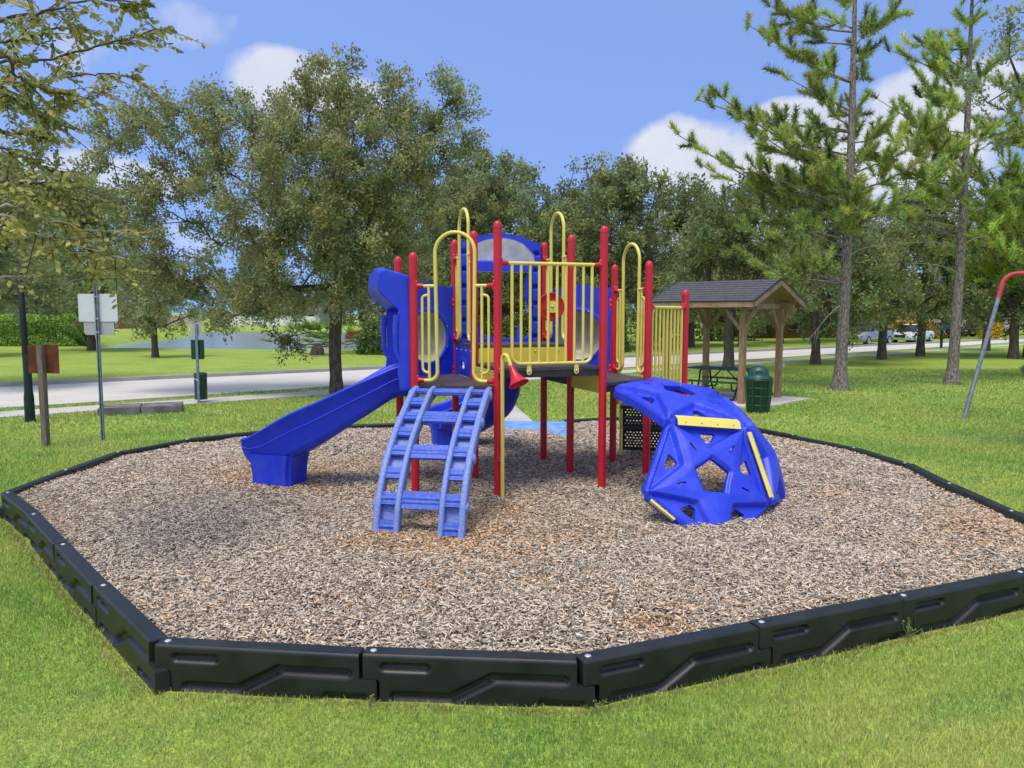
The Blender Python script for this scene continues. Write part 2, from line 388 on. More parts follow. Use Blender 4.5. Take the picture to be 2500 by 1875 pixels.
# ------------------------------------------------------------------ ground
NEAR = (V3(-11.8, 17.62), V3(22.23, 45.42)); FARE = (V3(-15.27, 22.86), V3(27.13, 53.72))      # road edges
WKN = (V3(-10.7, 15.95), V3(12.1, 34.4)); WKF = (V3(-11.31, 16.88), V3(12.62, 35.9))           # pavement edges
LAKE = [(-34, 60), (-27, 50.5), (-13, 48), (0, 50), (3, 80), (-5, 108), (-22, 120), (-42, 126), (-52, 120), (-42, 100), (-38, 83), (-37, 70)]
def ground_h(x, y):
    d = sd_poly(x, y, LAKE)
    return GZ - 1.5 * smoothstep(1.0, -3.5, d)
def axis_pts(lo, hi, step, far):
    return np.array(sorted(set([-f for f in far] + [float(v) for v in np.arange(lo, hi + 1e-6, step)] + list(far))))
gx = axis_pts(-70, 40, 1.0, [3000, 1500, 800, 400, 250, 170, 120, 90]); gy = axis_pts(-20, 140, 1.0, [3000, 1500, 800, 400, 250, 180])
GX, GY = np.meshgrid(gx, gy); GH = ground_h(GX, GY)
nx = len(gx); ny = len(gy); ii, jj = np.meshgrid(np.arange(ny - 1), np.arange(nx - 1), indexing='ij'); q0 = (ii * nx + jj).ravel()
GR = mat('lawn', (0.245, 0.35, 0.060), 0.9, 0.1, color2=(0.33, 0.43, 0.085), vscale=.55, bump=.8, bscale=14, detail=12, lo=.3, hi=.7, bdist=.05)
# finer light and dark mottling of the turf
t_ = GR.node_tree; n_ = t_.nodes; l_ = t_.links
def mottling(scale, fac, dark, light):
    b_ = n_['Principled BSDF']; src_ = b_.inputs['Base Color'].links[0].from_socket
    tc_ = n_.new('ShaderNodeTexCoord'); z_ = n_.new('ShaderNodeTexNoise'); z_.inputs['Scale'].default_value = scale; z_.inputs['Detail'].default_value = 8; z_.inputs['Roughness'].default_value = .7
    l_.new(tc_.outputs['Object'], z_.inputs['Vector'])
    r_ = n_.new('ShaderNodeMapRange'); r_.inputs[1].default_value = .35; r_.inputs[2].default_value = .65; r_.inputs[3].default_value = dark; r_.inputs[4].default_value = light
    l_.new(z_.outputs[0], r_.inputs[0])
    h_ = n_.new('ShaderNodeMix'); h_.data_type = 'RGBA'; h_.blend_type = 'MULTIPLY'; h_.inputs[0].default_value = fac
    l_.new(src_, h_.inputs[6]); l_.new(r_.outputs[0], h_.inputs[7]); l_.new(h_.outputs[2], b_.inputs['Base Color'])
mottling(9.0, 1.0, .72, 1.25); mottling(45.0, 1.0, .6, 1.35)
g = fast_mesh('ground', np.stack([GX, GY, GH], -1).reshape(-1, 3), np.stack([q0, q0 + 1, q0 + nx + 1, q0 + nx], -1), GR, smooth=True)
tag(g, None, None, kind='structure')

def strip(name, A, B, t0, t1, z, m, thick=0.0, bevel=0):
    """flat band between line A and line B from parameter t0 to t1"""
    n = max(2, int((t1 - t0) * 30)); mb = MB()
    f = lambda L, t: L[0] + (L[1] - L[0]) * t
    for i in range(n):
        ta = t0 + (t1 - t0) * i / n; tb = t0 + (t1 - t0) * (i + 1) / n
        p = [f(A, ta), f(A, tb), f(B, tb), f(B, ta)]
        if thick: mb.prism([tuple(v) for v in p], (0, 0, z - thick), (1, 0, 0), (0, 1, 0), thick, m)
        else: mb.add([(v[0], v[1], z) for v in p], [(0, 1, 2, 3)], m)
    return tag(mb.build(name, recalc=bool(thick)), None, None, kind='structure')
strip('road', NEAR, FARE, -.45, 2.2, GZ + .006, CONCR)
def offset_line(L, d):
    t = unit(L[1] - L[0]); n = V3(-t[1], t[0]); return (L[0] + n * d, L[1] + n * d)
strip('kerb', FARE, offset_line(FARE, .22), -.45, 2.2, GZ + .12, KERB, .14)
strip('kerb', offset_line(NEAR, -.16), NEAR, -.45, 2.2, GZ + .03, KERB, .04)
strip('pavement', WKN, WKF, -.6, 2.4, GZ + .03, CONC, .05)
# path from the pavement to the ramp
mb = MB(); mb.prism([(-.6, 13.6), (.62, 13.6), (.35, 16), (-.9, 25.0), (-2.3, 24.0), (-.9, 16)], (0, 0, GZ - .02), (1, 0, 0), (0, 1, 0), .045, CONC)
tag(mb.build('path'), None, None, kind='structure')
WATER = mat('lake_water', (0.20, 0.25, 0.26), 0.16, 0.6, bump=.9, bscale=2.2, bdist=.12, stretch=(.35, 1.2, 1))
mb = MB(); mb.add([(-90, 44, -.9), (20, 44, -.9), (20, 135, -.9), (-90, 135, -.9)], [(0, 1, 2, 3)], WATER)
tag(mb.build('lake', recalc=False), None, None, kind='structure')

# ------------------------------------------------------------------ wood chip bed
BORDER = [V3(p) for p in [(-5.44, 8.15), (-4.60, 7.25), (-3.76, 6.28), (-2.92, 5.32), (-2.07, 4.36), (-.845, 4.24), (.375, 4.14), (1.50, 4.61), (2.62, 5.08), (3.74, 5.56), (4.76, 6.10),
          (4.86, 7.3), (4.93, 8.5), (5.05, 9.7), (4.92, 10.85), (4.45, 11.97), (3.97, 13.08), (3.15, 14.05)]]
BORDER2 = [V3(p) for p in [(-5.44, 8.15), (-5.47, 9.36), (-5.45, 10.57), (-4.93, 11.66), (-4.05, 12.5), (-2.86, 13.05), (-1.7, 13.4), (-.52, 13.7)]]
BEDPOLY = [tuple(p) for p in BORDER] + [(1.95, 14.1), (.85, 13.75)] + [tuple(p) for p in BORDER2[::-1][:-1]]
SCUFF = [(-2.45, 8.45, .55, 1), (-3.25, 9.1, .45, 1.1), (-.35, 6.75, .40, .9), (-1.35, 6.55, .35, .7), (-.8, 6.35, .40, .8), (2.75, 6.85, .55, .9), (1.2, 6.75, .45, .9), (.35, 5.4, .35, .8), (-4.3, 9.4, .4, .8), (3.75, 8.3, .5, .7), (-1.9, 7.2, .5, .7), (.9, 4.75, .3, .9), (-.1, 7.6, .5, .6), (-1.2, 5.0, .3, .8), (2.2, 5.6, .3, .6)]
def scuff(x, y):
    g = 0 * x
    for cx, cy, r, a in SCUFF: g = g + a * np.exp(-(((x - cx) ** 2 + ((y - cy) * 1.3) ** 2) / r ** 2))
    return g
def mulch_h(x, y):
    return -.022 * np.clip(scuff(x, y), 0, 1) + .012 * np.sin(x * 2.1 + 1) * np.sin(y * 1.7) + .010 * np.sin(x * 5.3 + y * 4.1) - .02 * smoothstep(-.5, -.05, sd_poly(x, y, BEDPOLY))
MULB = mat('wood_chip_soil', (0.07, 0.045, 0.033), 0.95, 0.1, color2=(0.24, 0.18, 0.135), vscale=38, bump=1.0, bscale=55, detail=10, lo=.4, hi=.6, bdist=.03)
mx_, my_ = np.meshgrid(np.arange(-5.6, 5.3, .09), np.arange(4.0, 14.4, .09)); sdm = sd_poly(mx_, my_, BEDPOLY)
nx = mx_.shape[1]; ny = mx_.shape[0]; ii, jj = np.meshgrid(np.arange(ny - 1), np.arange(nx - 1), indexing='ij'); q0 = (ii * nx + jj).ravel()
FQ = np.stack([q0, q0 + 1, q0 + nx + 1, q0 + nx], -1); keep = (sdm.ravel()[FQ] < -.03).all(1)
o = fast_mesh('wood_chip_bed', np.stack([mx_, my_, mulch_h(mx_, my_) - .012], -1).reshape(-1, 3), FQ[keep], MULB, smooth=True)
tag(o, None, None, kind='structure')

def rand_rot(rng, n, tilt):
    """frames (a along, b across, c normal) lying roughly flat"""
    th = rng.uniform(0, 2 * np.pi, n); a = np.stack([np.cos(th), np.sin(th), rng.normal(0, tilt, n)], -1); a /= np.linalg.norm(a, axis=1)[:, None]
    up = np.stack([rng.normal(0, tilt, n), rng.normal(0, tilt, n), np.ones(n)], -1); b = np.cross(up, a); b /= np.linalg.norm(b, axis=1)[:, None]
    return a, b, np.cross(a, b)
def scatter_chips():
    rng = np.random.default_rng(5); pts = []
    for (ya, yb, dens) in ((4.0, 6.0, 5200), (6.0, 8.0, 4200), (8.0, 10.5, 2800), (10.5, 14.4, 1700)):
        n = int(11 * (yb - ya) * dens); x = rng.uniform(-5.6, 5.3, n); y = rng.uniform(ya, yb, n)
        k = sd_poly(x, y, BEDPOLY) < -.05; pts.append(np.stack([x[k], y[k], np.full(k.sum(), {4.0: .9, 6.0: .94, 8.0: 1.05, 10.5: 1.25}[ya])], -1))
    P = np.concatenate(pts); n = len(P); a, b, c = rand_rot(rng, n, .30)
    L = rng.gamma(5, .0036, n).clip(.007, .045) * P[:, 2]; W = rng.uniform(.0030, .0062, n) * P[:, 2]; T = rng.uniform(.0014, .0036, n) * P[:, 2]
    C = np.stack([P[:, 0], P[:, 1], mulch_h(P[:, 0], P[:, 1]) + rng.uniform(-.010, .014, n)], -1)
    vs = []
    for i, (sx, sy, sz) in enumerate([(-1, -.5, 0), (-.2, -1, 0), (1, -.6, 0), (1, .5, 0), (.2, 1, 0), (-1, .7, 0), (-.95, -.4, 1), (-.2, -.8, 1), (.9, -.5, 1), (.9, .4, 1), (.2, .8, 1), (-.9, .6, 1)]):
        j = 1 + rng.uniform(-.2, .2, n)
        vs.append(C + a * (sx * L * j)[:, None] + b * (sy * W)[:, None] + c * ((sz * 2 - 1) * T)[:, None])
    V = np.stack(vs, 1).reshape(-1, 3); base = (np.arange(n) * 12)[:, None]
    tops = np.array([[6, 7, 8, 9], [6, 9, 10, 11], [0, 1, 7, 6], [1, 2, 8, 7], [2, 3, 9, 8], [3, 4, 10, 9], [4, 5, 11, 10], [5, 0, 6, 11]])
    F = (base[:, None, :] + tops[None]).reshape(-1, 4)
    # weathered grey, tan and fresh orange-brown chips, the fresh ones in patches
    patch = np.sin(P[:, 0] * 1.3 + 2) * np.sin(P[:, 1] * 1.1 + .4) + .6 * np.sin(P[:, 0] * 3.7 - P[:, 1] * 2.9) * .4 + 1.15 * scuff(P[:, 0], P[:, 1]) + rng.normal(0, .72, n)
    g = rng.uniform(.45, 1.6, n)[:, None]; col = np.where((patch > 1.25)[:, None], np.array([1.05, .74, .50]), np.where((rng.random(n) < .42)[:, None], np.array([.95, .98, 1.03]), np.array([1.03, .95, .88]))) * g
    col = np.where((rng.random(n) < .24)[:, None], col * .36, col)
    o = fast_mesh('wood_chips', V, F, CHIP, tint=np.repeat(col, 12, 0)); tag(o, 'grey and tan shredded wood chips covering the play area', 'wood chips', kind='stuff')
scatter_chips()

# ------------------------------------------------------------------ turf blades
def scatter_grass():
    rng = np.random.default_rng(11)
    road_n = unit(V3(-(NEAR[1] - NEAR[0])[1], (NEAR[1] - NEAR[0])[0])); wk_n = unit(V3(-(WKN[1] - WKN[0])[1], (WKN[1] - WKN[0])[0]))
    out = []
    for (ya, yb, dens, h, w) in ((2.9, 4.6, 12000, .030, .0040), (4.6, 6.5, 7500, .032, .0052), (6.5, 9.5, 4000, .036, .0075), (9.5, 14, 1700, .042, .011), (14, 20, 600, .05, .018), (20, 30, 170, .06, .03)):
        x1 = yb * .70 + 1.2; n = int(2 * x1 * (yb - ya) * dens); x = rng.uniform(-x1, x1, n); y = rng.uniform(ya, yb, n)
        k = (np.abs(x) < y * .68 + 1.0) & (sd_poly(x, y, BEDPOLY) > (.05 + .05 * rng.random(n)))
        dr = (x - NEAR[0][0]) * road_n[0] + (y - NEAR[0][1]) * road_n[1]; dw = (x - WKN[0][0]) * wk_n[0] + (y - WKN[0][1]) * wk_n[1]
        k &= (dr < -.1) & ((dw < .0) | (dw > 1.15)) & ~((x > -1.2) & (x < 1.2) & (y > 13.6) & (y < 24.5) & (np.abs(x + .1 + (y - 14) * .135) < .72))
        k &= sd_poly(x, y, [(5.6, 17.5), (7.9, 19.5), (4.4, 23.2), (2.2, 21.1)]) > 0
        x = x[k]; y = y[k]; n = len(x); P = np.stack([x, y, np.full(n, GZ - .004)], -1)
        th = rng.uniform(0, 2 * np.pi, n); hh = h * rng.uniform(.55, 1.35, n); ww = w * rng.uniform(.7, 1.3, n); lean = rng.uniform(.1, .9, n) * hh; la = rng.uniform(0, 2 * np.pi, n)
        patchy = .5 + .25 * np.sin(x * .9 + 1.3 * np.sin(y * .7)) + .25 * np.sin(y * 1.3 + x * .35 + 2)
        hh *= .75 + .5 * patchy
        s = np.stack([np.cos(th), np.sin(th), np.zeros(n)], -1) * ww[:, None] * .5; l = np.stack([np.cos(la), np.sin(la), np.zeros(n)], -1) * lean[:, None]
        up = np.array([0, 0, 1.0])
        v = np.stack([P - s, P + s, P + l * .35 + up * hh[:, None] * .6 + s * .8, P + l * .35 + up * hh[:, None] * .6 - s * .8, P + l + up * hh[:, None] * .98], 1)
        cv = rng.random(n) < .02; s[cv] *= 3.2; hh[cv] *= .6
        v = np.stack([P - s, P + s, P + l * .35 + up * hh[:, None] * .6 + s * .8, P + l * .35 + up * hh[:, None] * .6 - s * .8, P + l + up * hh[:, None] * .98], 1)
        yel = np.clip(.5 + .5 * np.sin(x * 1.7 + y * .6 + 2 * np.sin(y * .5)) * .8 + rng.normal(0, .35, n), 0, 1)[:, None]
        c = (np.array([.62, .86, .62]) * (1 - yel) + np.array([1.12, 1.03, .95]) * yel) * rng.uniform(.65, 1.3, n)[:, None]
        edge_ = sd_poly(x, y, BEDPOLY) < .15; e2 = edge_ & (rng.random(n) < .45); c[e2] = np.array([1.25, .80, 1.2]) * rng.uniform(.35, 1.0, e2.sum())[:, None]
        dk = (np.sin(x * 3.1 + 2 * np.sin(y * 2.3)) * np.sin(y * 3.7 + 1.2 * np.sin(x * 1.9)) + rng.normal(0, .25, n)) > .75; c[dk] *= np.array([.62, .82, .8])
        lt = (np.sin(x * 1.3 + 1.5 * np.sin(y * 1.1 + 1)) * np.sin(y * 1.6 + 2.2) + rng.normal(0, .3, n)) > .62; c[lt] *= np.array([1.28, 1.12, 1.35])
        dry = rng.random(n) < .06; c[dry] = np.array([1.5, 1.05, 1.6]) * rng.uniform(.6, 1.0, dry.sum())[:, None]
        out.append((v, c))
    V = np.concatenate([v for v, c in out]); C = np.concatenate([c for v, c in out]); n = len(V); b = (np.arange(n) * 5)[:, None]
    V = V.reshape(-1, 3); T = np.repeat(C, 5, 0)
    F = np.concatenate([b + np.array([0, 1, 2, 3]), b + np.array([3, 2, 4, 4])], 0)
    tri = b + np.array([3, 2, 4]); quad = b + np.array([0, 1, 2, 3]); quad1 = quad[:, [0, 1, 2]]; quad2 = quad[:, [0, 2, 3]]
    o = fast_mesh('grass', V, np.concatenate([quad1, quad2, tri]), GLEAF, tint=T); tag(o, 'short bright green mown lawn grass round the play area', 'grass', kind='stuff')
scatter_grass()

# ------------------------------------------------------------------ border timbers
def timber_object(L):
    """one moulded border timber along +x, outer face towards -y, top at z=.04"""
    Z0, Z1, Zm, T = GZ - .04, .04, -.105, .115
    off = .10
    def sdf(x, z):
        up = sd_box(x, z, (L - .012) / 2, (Z1 + Zm) / 2, (L - .012) / 2, (Z1 - Zm) / 2, .012)
        lo = sd_box(x, z, off + (L - .012) / 2, (Zm - .004 + Z0) / 2, (L - .012) / 2, (Zm - .004 - Z0) / 2 + .004, .012)
        return np.minimum(up, lo)
    def front(x, z):
        g = np.minimum(sd_seg(x, z, (.13, -.033), (.36, -.033), .020), sd_seg(x, z, (off + .09, -.205), (off + .40, -.205), .026))
        g = np.minimum(g, sd_seg(x, z, (off + .40, -.205), (.74, -.075), .026)); g = np.minimum(g, sd_seg(x, z, (.74, -.075), (L - .08, -.075), .022))
        g = np.minimum(g, sd_seg(x, z, (L - .30 + off, -.215), (L - .09 + off, -.215), .022))
        dep = .036 * smoothstep(.014, -.012, g)
        edge = np.minimum(np.minimum(z - Z0 + 1, Z1 - z), np.minimum(x, L + off - x)); rnd = .010 * (1 - smoothstep(0, .016, edge)) ** 2
        return -(T / 2) + dep + rnd
    def back(x, z):
        edge = np.minimum(Z1 - z, .1); return (T / 2) - .010 * (1 - smoothstep(0, .016, edge)) ** 2
    o = plate(0, L + off, Z0, Z1, 150, 42, sdf, front, back, lambda x, z, y: (x, y, z), TIMB, 'border_timber')
    return o
proto = {}
def place_timber(a, b, label):
    L = float(np.linalg.norm(b - a)); key = 'short' if L < 1.0 else 'long'
    if key not in proto: proto[key] = timber_object(1.215); COL.objects.unlink(proto[key])
    src = proto[key]; o = src.copy(); COL.objects.link(o)
    d = b - a; jr = random.Random(round(a[0] * 91 + a[1] * 37)); o.location = (a[0], a[1], jr.uniform(-.007, .005)); o.rotation_euler = (R(jr.uniform(-2, 2)), R(jr.uniform(-.35, .35)), math.atan2(d[1], d[0]) + R(jr.uniform(-.6, .6))); o.scale = (L / 1.215, 1, 1)
    tag(o, label, 'border timber', 'border timbers round the wood chips')
    if 'cap' not in proto:
        mb = MB(); mb.lathe((0, 0, 0), [(.019, 0), (.018, .004), (.010, .007), (0, .008)], CAPM, 16); proto['cap'] = mb.build('spike_cap'); COL.objects.unlink(proto['cap'])
    c = proto['cap'].copy(); COL.objects.link(c); c.parent = o; c.location = (.055, 0, .0395); return o
ords = ['first', 'second', 'third', 'fourth', 'fifth', 'sixth', 'seventh', 'eighth', 'ninth', 'tenth', 'eleventh']
flip_in = V3(0, .055)
bl = ['dark green border timber at the far left corner of the chip bed, foreshortened',
      'dark border timber along the near left side, second from the far left corner',
      'dark border timber along the near left side, middle of the run',
      'dark border timber on the near left side ending at the front left corner',
      'dark border timber across the front, starting at the front left corner',
      'dark border timber across the front, in the middle nearest the viewer',
      'dark border timber right of the front bend, turning back to the right',
      'dark border timber on the front right run with a weed sprig at its far end',
      'dark border timber near the right edge of the photo on the front right run',
      'dark border timber cut by the right edge of the photo, front right run']
for i in range(len(BORDER) - 1):
    a, b = BORDER[i], BORDER[i + 1]
    if i < len(bl): lab = bl[i]
    else:
        k = i - len(bl); lab = ['dark border timber out past the right edge of the photo at the right corner', 'dark border timber on the right side, nearest the viewer', 'dark border timber on the right side below the leaning swing leg, second of the run',
            'dark border timber on the right side below the swing leg, third of the run', 'dark border timber at the far right bend, right of the blue dome', 'dark border timber behind the blue dome on the right, nearer the bend',
            'dark border timber right behind the blue dome climber'][min(k, 6)]
    place_timber(a, b, lab)
place_timber(BORDER[-1], V3(2.05, 14.2), 'dark border timber at the back of the bed behind the red posts')
place_timber(V3(2.05, 14.2), V3(.95, 13.72), 'dark border timber at the back of the bed beside the blue ramp')
bl2 = ['low dark border timber running back from the far left corner', 'low dark border timber on the far left side, second from the corner', 'low dark border timber on the far left side, third from the corner',
       'low dark border timber at the back left bend', 'low dark border timber behind the blue slide exit', 'low dark border timber behind the middle of the blue slide', 'low dark border timber at the back between the slide and the ramp']
for i in range(len(BORDER2) - 1):
    place_timber(BORDER2[i + 1], BORDER2[i], bl2[i])

# ------------------------------------------------------------------ playground structure
nn = V3(-.313, .950, 0); uu = V3(.950, .313, 0); sp = .925
pE = V3(-.150, 8.11, 0); pH = pE + 1.215 * uu; pD = pE + sp * nn; pC = pE + 2 * sp * nn; pG = pH + sp * nn; pF = pH + 2 * sp * nn
pA = pD + sp * (-.5 * nn - .866 * uu); pB = pD + sp * (.5 * nn - .866 * uu); pJ = pG + sp * (-.5 * nn + .866 * uu); pI = pG + sp * (.5 * nn + .866 * uu); pK = pG + sp * 1.70 * uu
PS = thing('playground_structure', ((pE[0] + pH[0]) / 2, 9.1, 0), 'red, yellow and blue climbing structure with slides and climbers on the wood chips', 'play structure')
ZL, ZM, ZH, ZT = 1.18, 1.37, 1.58, .96
def add_z(p, z): return V3(p[0], p[1], z)
for p, h in ((pA, 2.6), (pB, 2.62), (pC, 2.88), (pD, 2.9), (pE, 2.91), (pF, 2.88), (pG, 2.89), (pH, 2.9), (pI, 2.58), (pJ, 2.57), (pK, 2.25)):
    mb = MB(); r = .0445
    mb.lathe(add_z(p, 0), [(r, -.25), (r, h - .075)], RED, 28)
    mb.lathe(add_z(p, h - .075), [(r + .002, -.004), (r + .002, .02), (.040, .045), (.030, .062), (.015, .072), (0, .075)], RED, 28)
    post = mb.build('post', PS)
def deck(poly, z, name='deck'):
    mb = MB(); c = sum(poly) / len(poly)
    q = [tuple((p + unit(c - p) * .0)[:2]) for p in poly]
    mb.prism(q, (0, 0, z - .03), (1, 0, 0), (0, 1, 0), .03, DECK)
    q2 = [tuple((p + unit(c - p) * .012)[:2]) for p in poly]
    mb.prism(q2, (0, 0, z - .105), (1, 0, 0), (0, 1, 0), .075, DECKE)
    d = mb.build(name, PS); return d
deck([pA, pE, pD, pC, pB], ZL); deck([pE + uu * .03, pH - uu * .03, pG - uu * .03, pD + uu * .03], ZM)
deck([pD + nn * .02, pG + nn * .02, pF, pC], ZH); deck([pH, pJ, pI, pF + (pG - pF) * .02, pG], ZL - .004); deck([pJ + .03 * unit(pK - pJ), pK, pI + .03 * unit(pK - pI)], ZT)

def clamp(mb, p, d, z, r=.032, L=.075):
    """red end fitting of a rail at a post, pointing along d"""
    mb.cut(); d = unit(V3(d[0], d[1], 0)); a = add_z(p, z) + d * .040
    mb.tube([a, a + d * L * .35, a + d * L], [r * 1.15, r * .9, r * .72], RED, 12)
    mb.box(a - d * .002, (.012, .030, .045), RED, ax=(d, V3(-d[1], d[0], 0), V3(0, 0, 1)))
    for s in (-1, 1): mb.lathe(a + V3(-d[1], d[0], 0) * s * .018 + V3(0, 0, .052), [(.006, -.02), (.006, 0), (0, .004)], STEEL, 8)
def frame2(P0, P1, z):
    d = P1 - P0; L = float(np.linalg.norm(d)); e = d / L
    return L, (lambda s, h, o=0.0: add_z(P0 + e * s, z + h) + V3(-e[1], e[0], 0) * o)
TR, TP = .0200, .0155
def arch(P0, P1, z):
    L, W = frame2(P0, P1, z); top = 1.62
    a = MB(); pts = [W(.07, .05), W(.285 * L, .05), W(.262 * L, top), W(.738 * L, top), W(.715 * L, .05), W(L - .07, .05)]
    a.tube(fillet(pts, [.16, .215, .215, .16], 9), TR, YEL, 12); root = a.build('arch_rail', PS)
    b = MB()
    for m_ in (0, 1):
        f = (lambda s: s) if not m_ else (lambda s: L - s)
        b.cut(); b.tube([W(f(.10), 1.06), W(f(.272 * L), 1.06)], TP + .002, YEL); b.tube([W(f(.185 * L), 1.06), W(f(.185 * L), .06)], TP, YEL)
        b.tube(fillet([W(f(.185 * L), .965), W(f(.105 * L), .955), W(f(.105 * L), .15), W(f(.185 * L), .13)], [.075, .075]), TP - .001, YEL)
    b.build('picket', root)
    c = MB()
    for z_ in (.05, 1.06): clamp(c, P0, P1 - P0, z + z_); clamp(c, P1, P0 - P1, z + z_)
    c.build('rail_clamp', root)
arch(pA, pE, ZL); arch(pD, pC, ZH); arch(pG, pF, ZH); arch(pJ, pI, ZL)
def barrier(P0, P1, z, h, n, s0, s1, tabs=()):
    L, W = frame2(P0, P1, z); a = MB()
    a.tube([W(.09, h), W(L - .09, h)], TR, YEL, 12)
    a.tube(fillet([W(s0 * L, h), W(s0 * L, .045), W(s1 * L, .045), W(s1 * L, h)], [.09, .09]), TP + .002, YEL, 12); root = a.build('safety_rail', PS)
    for i in range(1, n - 1):
        s = (s0 + (s1 - s0) * i / (n - 1)) * L; b = MB(); b.tube([W(s, h), W(s, .05)], TP, YEL); b.build('picket', root)
    c = MB(); clamp(c, P0, P1 - P0, z + h); clamp(c, P1, P0 - P1, z + h); c.build('rail_clamp', root)
    for t in tabs:
        d = MB(); e = unit(P1 - P0); nrm = V3(e[1], -e[0], 0)
        poly = [(-.020, .055), (.020, .055), (.030, -.01), (.022, -.038), (0, -.048), (-.022, -.038), (-.030, -.01)]
        d.prism(poly, W(t * L, -.03) + nrm * .012, e, (0, 0, 1), .006, YEL); d.lathe(W(t * L, -.043) + nrm * .018, [(.013, 0), (.012, .006), (0, .010)], STEEL, 12, axis=nrm)
        d.build('mounting_tab', root)
    return root
rail = barrier(pE, pH, ZM, 1.105, 10, .13, .885, (.285, .735))
barrier(pJ, pK, ZT, 1.06, 9, .10, .90)
# steering wheel behind the front rail
L, W = frame2(pE, pH, 0); e = unit(pH - pE); nrm = V3(e[1], -e[0], 0); wc = W(.508 * L, 2.02) - nrm * .06
mb = MB(); mb.lathe(wc, [(0, .030), (.035, .030), (.05, .012), (.10, .004), (.135, .010), (.148, .022), (.156, .012), (.156, -.004), (.146, -.012), (.10, -.010), (0, -.004)], RED, 40, axis=nrm)
sw = mb.build('steering_wheel', PS)
mb = MB(); mb.box(wc + nrm * .048, (.062, .003, .062), YEL, ax=(e, nrm, V3(0, 0, 1))); mb.build('mounting_plate', sw)
mb = MB(); mb.lathe(wc + nrm * .05, [(.017, 0), (.016, .010), (.009, .016), (0, .017)], STEEL, 16, axis=nrm); mb.build('hub_bolt', sw)

# ---- panels with bubble windows
def bubble_panel(P0, P1, z0, z1):
    d = P1 - P0; L = float(np.linalg.norm(d)); e = d / L; nr = V3(-e[1], e[0], 0); cz = .50; cx = L / 2; rad = .315
    x0, x1 = .035, L - .035; Hh = z1 - z0
    def sdf(x, y):
        topc = Hh - .035 + .030 * np.cos((x - cx) * 2 * np.pi / .62)
        b = np.maximum(np.maximum(x0 - x, x - x1), np.maximum(-y, y - topc))
        b = np.maximum(b, -(np.hypot(x - cx, y - cz) - rad))
        for hx in (-.22, .17): b = np.maximum(b, -(np.hypot(x - cx - hx, y - Hh + .27) - .026))
        return b
    rim = lambda x, y: .010 * smoothstep(.035, .012, np.abs(np.hypot(x - cx, y - cz) - rad - .02)) + .006 * smoothstep(.03, .02, np.minimum(np.minimum(x - x0, x1 - x), y))
    f = lambda x, y, o: (P0[0] + e[0] * x + nr[0] * o, P0[1] + e[1] * x + nr[1] * o, z0 + y)
    p = plate(x0, x1, 0, Hh, 90, 110, sdf, lambda x, y: -.012 - rim(x, y), lambda x, y: .012 + 0 * x, f, BLUE, 'bubble_panel', PS)
    mb = MB(); c = V3(*f(cx, cz, 0)); mb.lathe(c, [(rad + .02, .014), (rad - .01, .02), (rad * .93, .075), (rad * .75, .14), (rad * .45, .185), (rad * .15, .20), (0, .202)], BUBBLE, 40, axis=nr)
    mb.build('bubble_window', p)
    mb = MB()
    for k in range(8):
        a = k * math.pi / 4 + .39; mb.cut(); mb.lathe(V3(*f(cx + (rad + .022) * math.cos(a), cz + (rad + .022) * math.sin(a), -.022)), [(.009, 0), (.008, .005), (0, .007)], STEEL, 8, axis=-nr)
    mb.build('panel_bolt', p)
    mb = MB()
    for zz in (.08, .93):
        for q, s in ((P0, 1), (P1, -1)):
            mb.cut(); mb.box(add_z(q, z0 + zz) + e * s * .045, (.022, .02, .06), RED, ax=(e, nr, V3(0, 0, 1)))
            for w in (-.03, .03): mb.lathe(add_z(q, z0 + zz + w) + e * s * .045 - nr * .02, [(.009, 0), (.008, .006), (0, .008)], STEEL, 8, axis=-nr)
    mb.build('panel_clamp', p)
bubble_panel(pB, pC, ZL - .02, 2.34); bubble_panel(pF, pI, ZL - .02, 2.34)

# ---- riser panels between deck levels
def riser(P0, P1, z0, z1, m, side, slot=False, bolts=4, gap=.05, name='riser_panel'):
    d = P1 - P0; L = float(np.linalg.norm(d)); e = d / L; nr = V3(-e[1], e[0], 0) * side
    h = z1 - z0
    sdf = lambda x, y: np.maximum(sd_box(x, y, L / 2, h / 2, L / 2 - gap, h / 2, .012), -(sd_box(x, y, L / 2 + .02, h * .36, .10, .045, .035)) if slot else -1.0)
    fr = lambda x, y: -.010 - (.012 * smoothstep(.06, .03, sd_box(x, y, L / 2 + .02, h * .36, .10, .045, .035)) if slot else 0)
    o = plate(gap, L - gap, 0, h, 80, 36, sdf, fr, lambda x, y: .008 + 0 * x, lambda x, y, w: (P0[0] + e[0] * x - nr[0] * w, P0[1] + e[1] * x - nr[1] * w, z0 + y), m, name, PS)
    mb = MB()
    for k in range(bolts):
        s = L * (.14 + .72 * k / (bolts - 1)); mb.cut(); mb.lathe(add_z(P0 + e * s, z1 - .045) + nr * .010, [(.012, 0), (.011, .006), (0, .010)], STEEL, 10, axis=nr)
    mb.build('panel_bolt', o); return o
riser(pD, pG, ZM + .005, ZH - .035, YELP, -1); riser(pD, pC, ZL + .005, ZH - .035, BLUE, 1, slot=True)
riser(pF, pG, ZL + .005, ZH - .035, BLUE, 1, slot=True)
riser(pE, pD, ZL - .10, ZM - .035, YELP, 1, bolts=5); riser(pH, pG, ZL - .12, ZM - .04, YELP, -1, bolts=5)

